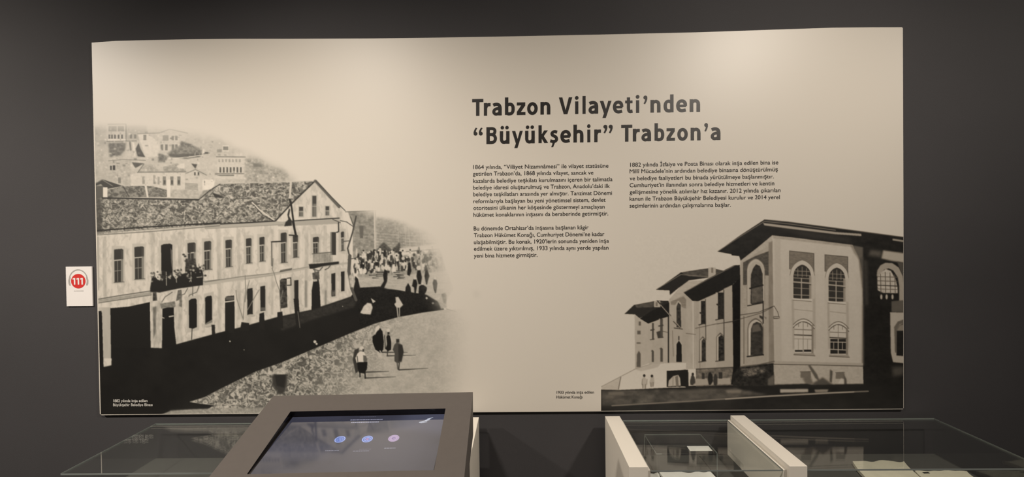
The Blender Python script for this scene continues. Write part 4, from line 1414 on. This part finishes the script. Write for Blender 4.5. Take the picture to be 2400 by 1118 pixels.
# headphones: band arc and two ear cups
vs, fs = [], []
n = 40
for i in range(n + 1):
    a = math.pi * (-0.02 + 1.04 * i / n)
    for r in (20.6, 23.0):
        vs.append((cx + r * mm * math.cos(a), SD, cz + 2.2 * mm + r * 1.13 * mm * math.sin(a)))
    if i:
        b = 2 * i
        fs.append((b - 2, b - 1, b + 1, b))
for sgn in (-1, 1):
    b = len(vs)
    for x, z in ((18.4, 9.5), (21.6, 10.0), (24.0, 2), (23.6, -6), (21.0, -10.5), (18.6, -10.0), (20.4, 0)):
        vs.append((cx + sgn * x * mm, SD - .0002, cz + z * mm))
    fs.append(tuple(range(b, b + 7)))
mesh_obj('headphones_symbol', vs, fs, M_GREY, sign)
bm = bmesh.new()
rng = np.random.default_rng(3)
x = -11.5
while x < 11.5:
    w = 0.5 + 1.1 * rng.random()
    h = 0.45 + 0.35 * rng.random()
    add_box(bm, (cx + x * mm, SD - 0.0001, cz - (23.2 + h) * mm), (cx + (x + w) * mm, SD + 0.0002, cz - (23.2 - h) * mm))
    x += w + 0.35
bm_obj('fine_print', bm, M_GREY, sign)

# ------------------------------------------------------------------ touchscreen kiosk
kiosk = thing('touchscreen_kiosk', (-0.4653, -0.703, 0.0), 'grey-brown freestanding kiosk with a tilted lit touchscreen set in a wide frame', 'kiosk', rz=R(1.8))
TILT = R(15.1)
ct, st = math.cos(TILT), math.sin(TILT)
CZ = 1.0252


def face(u, v, w=0.0):
    """u across, v up the slope, w out of the face"""
    return (u, v * ct - w * st, CZ + v * st + w * ct)


SW, SH = 0.2385, 0.1268
FX0, FX1, FY0, FY1 = -0.330, 0.318, -0.195, 0.2105
bm = bmesh.new()
sec = [face(0, FY1)[1:], (face(0, FY1)[1] - 0.012, face(0, FY1)[2] - 0.135), (0.030, 0.930), (0.022, 0.02), (-0.10, 0.02), (-0.12, 0.86), (face(0, FY0)[1], face(0, FY0)[2] - 0.035), face(0, FY0)[1:]]
L_ = [bm.verts.new((FX0, y, z)) for y, z in sec]
R_ = [bm.verts.new((FX1, y, z)) for y, z in sec]
n = len(sec)
bm.faces.new(L_)
bm.faces.new(R_[::-1])
for i in range(n - 1):
    bm.faces.new((L_[i], R_[i], R_[i + 1], L_[i + 1]))
inn = [bm.verts.new(face(u, v)) for u, v in ((-SW, SH), (SW, SH), (SW, -SH), (-SW, -SH))]
outr = [L_[0], R_[0], R_[-1], L_[-1]]
for i in range(4):
    bm.faces.new((outr[i], outr[(i + 1) % 4], inn[(i + 1) % 4], inn[i]))
bm_obj('housing', bm, M_KIOSK, kiosk)
DP, DP_TOP, DP_LOW = -0.0125, -0.0190, -0.0025      # the screen lies a little flatter than its frame
bm = bmesh.new()
a = [bm.verts.new(face(u, v, -0.0002)) for u, v in ((-SW, SH), (SW, SH), (SW, -SH), (-SW, -SH))]
b = [bm.verts.new(face(u, v, DP_TOP if v > 0 else DP_LOW)) for u, v in ((-SW, SH), (SW, SH), (SW, -SH), (-SW, -SH))]
c = [bm.verts.new(face(u, v, (DP_TOP if v > 0 else DP_LOW) + .0001)) for u, v in ((-SW + .006, SH - .002), (SW - .001, SH - .002), (SW - .001, -SH + .001), (-SW + .007, -SH + .001))]
for i in range(4):
    j = (i + 1) % 4
    bm.faces.new((a[i], a[j], b[j], b[i]))
    bm.faces.new((b[i], b[j], c[j], c[i]))
bm_obj('bezel', bm, M_BLACK, kiosk)
bm = bmesh.new()
add_box(bm, (FX0 - 0.02, -0.14, 0.0), (FX1 + 0.02, 0.06, 0.02), 0.003)
bm_obj('base_plate', bm, M_KIOSK, kiosk)


def paint_screen():
    S = Sheet(0, 0, 440, 236, tone=52, ss=2)
    S.frame()
    mid = S.noise(60, 40, 3)
    S.t += 6 * mid
    S.poly([(330, -10), (450, -10), (450, 90), (300, 70)], 72, soft=26)
    S.poly([(-10, 120), (180, 120), (170, 190), (-10, 180)], 62, soft=20)
    S.poly([(180, 100), (420, 90), (400, 200), (200, 210)], 56, soft=24)
    return S


SS = paint_screen()
NX, NY = 441, 237
u = np.linspace(0, 440, NX)[None, :] + np.zeros((NY, 1))
v = np.linspace(0, 236, NY)[:, None] + np.zeros((1, NX))
t = SS.sample(u, v)
col = to_lin(t)[..., None] * np.array([0.86, 0.90, 1.42])


def over(col, m, c):
    return col * (1 - m[..., None]) + m[..., None] * np.array(c)


def ring_mask(cx, cy, r0, r1):
    d = np.hypot(u - cx, v - cy)
    return np.clip(r1 - d + .5, 0, 1) * np.clip(d - r0 + .5, 0, 1)


IC = ((172, 108), (245, 109), (315, 108))
for i, (cx_, cy_) in enumerate(IC):
    if i < 2:
        col = over(col, ring_mask(cx_, cy_, -1, 14.5), (.035, .09, .36))
        col = over(col, ring_mask(cx_, cy_, 11.4, 13.6), (.36, .45, .80))
        col = over(col, ring_mask(cx_, cy_, -1, 9.5) * (.45 if i == 0 else .75), (.30, .40, .78))
        for k in range(4 + i):
            an = k * 2 * math.pi / (4 + i) + .4
            col = over(col, ring_mask(cx_ + 5.4 * math.cos(an), cy_ + 5.0 * math.sin(an), -1, 2.0), (.06, .11, .42))
        if i == 1:
            col = over(col, ring_mask(cx_, cy_, -1, 4.2), (.36, .20, .42))
    else:
        col = over(col, ring_mask(cx_, cy_, -1, 14.5), (.40, .30, .47))
        col = over(col, ring_mask(cx_, cy_, 10.8, 11.8), (.28, .19, .36))
        col = over(col, ring_mask(cx_, cy_, -1, 5.2), (.20, .13, .30))
        col = over(col, ring_mask(cx_ + 1, cy_, -1, 2.6), (.34, .26, .46))


def dashes(col, x0, x1, y, h, seed, val):
    r = np.random.default_rng(seed)
    x = x0
    while x < x1:
        w = 2 + 5 * r.random()
        m = np.clip(w / 2 - np.abs(u - x - w / 2) + .5, 0, 1) * np.clip(h / 2 - np.abs(v - y) + .4, 0, 1)
        col = over(col, m * .85, val)
        x += w + 1.2
    return col


col = dashes(col, 172, 262, 20, 4.0, 1, (.34, .34, .46))
col = dashes(col, 178, 254, 32, 4.0, 2, (.40, .40, .52))
col = dashes(col, 195, 238, 6, 1.4, 6, (.16, .16, .22))
col = dashes(col, 150, 182, 154, 2.0, 3, (.30, .30, .38))
col = dashes(col, 236, 262, 151, 2.0, 4, (.12, .12, .18))
col = dashes(col, 222, 264, 158, 2.4, 5, (.22, .22, .30))
col = dashes(col, 300, 328, 149, 2.4, 7, (.34, .34, .42))
for (xa, ya, xb, yb, w) in ((372, 38, 384, 32, 3), (380, 34, 398, 26, 3.4), (376, 40, 392, 36, 2.4), (388, 28, 402, 18, 2.6), (392, 22, 406, 16, 2.0)):
    q = np.clip(((u - xa) * (xb - xa) + (v - ya) * (yb - ya)) / ((xb - xa) ** 2 + (yb - ya) ** 2), 0, 1)
    d = np.hypot(u - xa - q * (xb - xa), v - ya - q * (yb - ya))
    col = over(col, np.clip(w / 2 - d + .5, 0, 1), (.55, .58, .68))
uu = -SW + .0055 + (u / 440) * (2 * SW - .007)
vv = (.5 - v / 236) * 2 * (SH - .002)
dd = DP_LOW + (DP_TOP - DP_LOW) * (vv + SH) / (2 * SH) + .00005
pos = np.stack([uu, vv * ct - dd * st, CZ + vv * st + dd * ct], -1)
scr = grid_mesh('display', u, v, pos, col.astype(np.float32), M_SCREEN, kiosk)
tag(scr, 'lit bluish display with three round icons')

# ------------------------------------------------------------------ display cases
YB, YF = -0.05, -0.475
TOPZ, GLZ, DECKZ = 0.8222, 0.803, 0.655


def side_panel(x0, x1, parent):
    bm = bmesh.new()
    add_box(bm, (x0, YF, 0.0), (x1, YB, TOPZ), 0.0012)
    return bm_obj('side_panel', bm, M_LACQ, parent)


def cabinet(x0, x1, parent):
    bm = bmesh.new()
    add_box(bm, (x0, YF + 0.012, 0.06), (x1, YB, DECKZ - 0.012), 0.002)
    add_box(bm, (x0 + .02, YF + 0.05, 0.0), (x1 - .02, YB - .02, 0.06))
    c = bm_obj('cabinet', bm, M_LACQ, parent)
    bm = bmesh.new()
    add_box(bm, (x0, YF + 0.012, DECKZ - 0.012), (x1, YB, DECKZ), 0.001)
    bm_obj('deck', bm, M_DECK, parent)
    return c


def pane(bm, lo, hi):
    add_box(bm, lo, hi)


def glass_cover(x0, x1, parent, close_left=True, close_right=True):
    T = 0.005
    yf, yb = YF + 0.016, YB + 0.002
    bm = bmesh.new()
    pane(bm, (x0, yf, GLZ - T), (x1, yb, GLZ))
    pane(bm, (x0, yf, DECKZ + .001), (x1, yf + T, GLZ - T - .0005))
    if close_left:
        pane(bm, (x0, yf + T + .0005, DECKZ + .001), (x0 + T, yb, GLZ - T - .0005))
    if close_right:
        pane(bm, (x1 - T, yf + T + .0005, DECKZ + .001), (x1, yb, GLZ - T - .0005))
    g = bm_obj('glass_cover', bm, M_GLASS, parent)
    # polished rims that catch the light
    e = 0.0010
    bm = bmesh.new()
    add_box(bm, (x0, yf - e, GLZ - T), (x1, yf - .0002, GLZ))
    add_box(bm, (x0, yb + .0002, GLZ - T), (x1, yb + e, GLZ))
    add_box(bm, (x0 - e, yf, GLZ - T), (x0 - .0002, yb, GLZ))
    add_box(bm, (x1 + .0002, yf, GLZ - T), (x1 + e, yb, GLZ))
    bm_obj('glass_rim', bm, M_EDGE, g)
    return g


F1 = (0.3585, 0.4205)
F2 = (0.8845, 0.9425)
F3 = (-0.2360, -0.1745)
case_l = thing('display_case', (0, 0, 0), 'long low glass-topped display case behind the touchscreen kiosk', 'display case')
cabinet(-1.562, F3[0] - .0005, case_l)
side_panel(*F3, case_l)
glass_cover(-1.560, F3[0] - .003, case_l, True, False)
case_m = thing('display_case', (0, 0, 0), 'short glass-topped display case between two cream side panels', 'display case')
side_panel(*F1, case_m)
side_panel(*F2, case_m)
for xa, xb in ((F1[1] + .0003, F1[1] + .0123), (F2[0] - .0123, F2[0] - .0003)):
    bm = bmesh.new()
    add_box(bm, (xa, YF + .016, DECKZ + .0005), (xb, YB + .002, GLZ - .0005), 0.0008)
    bm_obj('liner_board', bm, M_LACQ, case_m)
cabinet(F1[1] + .0005, F2[0] - .0005, case_m)
glass_cover(F1[1] + .0135, F2[0] - .0135, case_m, False, False)
case_r = thing('display_case', (0, 0, 0), 'dark glass-topped display case at the right end holding an open document', 'display case')
cabinet(F2[1] + .0005, 1.735, case_r)
glass_cover(F2[1] + .006, 1.733, case_r, False, True)

# ------------------------------------------------------------------ things inside the cases
riser = thing('acrylic_riser', (0.637, -0.144, DECKZ), 'clear acrylic riser standing in the short display case', 'display stand')
bm = bmesh.new()
RZ = 0.7485 - DECKZ
x0, x1, y0, y1, T = -0.1155, 0.1155, -0.083, 0.084, 0.004
add_box(bm, (x0, y0, RZ - T), (x1, y1, RZ))
bm_obj('top', bm, M_ACRYL, riser)
for xx in (x0, x1 - T):
    bm = bmesh.new()
    add_box(bm, (xx, y0, 0.0), (xx + T, y1, RZ - T - .0003))
    bm_obj('side', bm, M_ACRYL, riser)
bm = bmesh.new()
e = 0.0014
for a, b in (((x0, y1, RZ - T), (x1, y1 + e, RZ)), ((x0, y0 - e, RZ - T), (x0 + .02, y0, RZ)), ((x0 - e, y0, RZ - T), (x0, y1, RZ)), ((x1, y0, RZ - T), (x1 + e, y1, RZ)),
             ((x0 - e, y1, 0), (x0 + e, y1 + e, RZ - T)), ((x1 - e, y0 - e, 0), (x1 + e, y0, RZ - T))):
    add_box(bm, a, b)
bm_obj('polished_edge', bm, M_EDGE, riser)

bm = bmesh.new()
a = [(0.656, -0.2105), (0.742, -0.2105), (0.742, -0.1710), (0.6575, -0.1710)]
add_prism = [bm.verts.new((x, y, 0.7487)) for x, y in a] + [bm.verts.new((x, y, 0.7497)) for x, y in a]
for f in ((0, 1, 2, 3), (7, 6, 5, 4), (0, 4, 5, 1), (1, 5, 6, 2), (2, 6, 7, 3), (3, 7, 4, 0)):
    bm.faces.new([add_prism[i] for i in f])
tag(bm_obj('label_card', bm, M_WHITE), 'small white label card lying on the clear acrylic riser', 'label card')


def sheet_stack(name, x0, x1, y0, y1, z, h, waves, m, parent=None, skew=0.0, amp=0.004, seed=1):
    """slightly buckled sheets: a grid top with thickness"""
    nx, ny = 28, 14
    r = np.random.default_rng(seed)
    vs, fs = [], []
    ph = r.random(3) * 6
    for j in range(ny):
        for i in range(nx):
            a, b = i / (nx - 1), j / (ny - 1)
            ragged = .003 * math.sin(9 * a + ph[0]) + .002 * math.sin(23 * a + ph[1])
            x = x0 + (x1 - x0) * a + skew * b + .002 * math.sin(11 * b + ph[2])
            y = y0 + (y1 - y0) * b + (ragged if j == ny - 1 else 0)
            vs.append((x, y, z + h + amp * math.sin(waves * math.pi * a + ph[0] * .2) ** 2))
    nt = nx * ny
    for q in range(nt):
        vs.append((vs[q][0], vs[q][1], z))
    for j in range(ny - 1):
        for i in range(nx - 1):
            q = j * nx + i
            fs.append((q, q + 1, q + nx + 1, q + nx))
            fs.append((nt + q, nt + q + nx, nt + q + nx + 1, nt + q + 1))
    for i in range(nx - 1):
        fs.append((i + 1, i, nt + i, nt + i + 1))
        q = (ny - 1) * nx + i
        fs.append((q, q + 1, nt + q + 1, nt + q))
    for j in range(ny - 1):
        q = j * nx
        fs.append((q, q + nx, nt + q + nx, nt + q))
        q = j * nx + nx - 1
        fs.append((q + nx, q, nt + q, nt + q + nx))
    return mesh_obj(name, vs, fs, m, parent, smooth=False)


tag(sheet_stack('open_booklet', 0.540, 0.738, -0.40, -0.204, DECKZ + .0005, 0.006, 3, M_WHITE, seed=4), 'open white booklet lying under the clear acrylic riser', 'booklet')
tag(sheet_stack('paper_sheet', 0.4375, 0.5330, -0.40, -0.204, DECKZ + .0005, 0.004, 1, M_WHITE, seed=5, amp=.001), 'white sheet lying left of the open booklet', 'paper')
tag(sheet_stack('document', 1.246, 1.448, -0.39, -0.137, DECKZ + .0005, 0.010, 2, M_PAPER, skew=.085, seed=6, amp=.006), 'yellowed open document lying inside the right-hand glass case', 'document')
bk = thing('booklet', (1.60, -0.31, DECKZ + .0005), 'cream booklet with a small black mark right of the yellowed document', 'booklet')
sheet_stack('pages', -.138, .055, -.085, .100, 0, 0.010, 1, M_PAPER, bk, skew=.055, seed=8, amp=.001)
bm = bmesh.new()
add_box(bm, (-.066, .080, .0112), (-.044, .088, .0122))
bm_obj('printed_mark', bm, M_BLACK, bk)
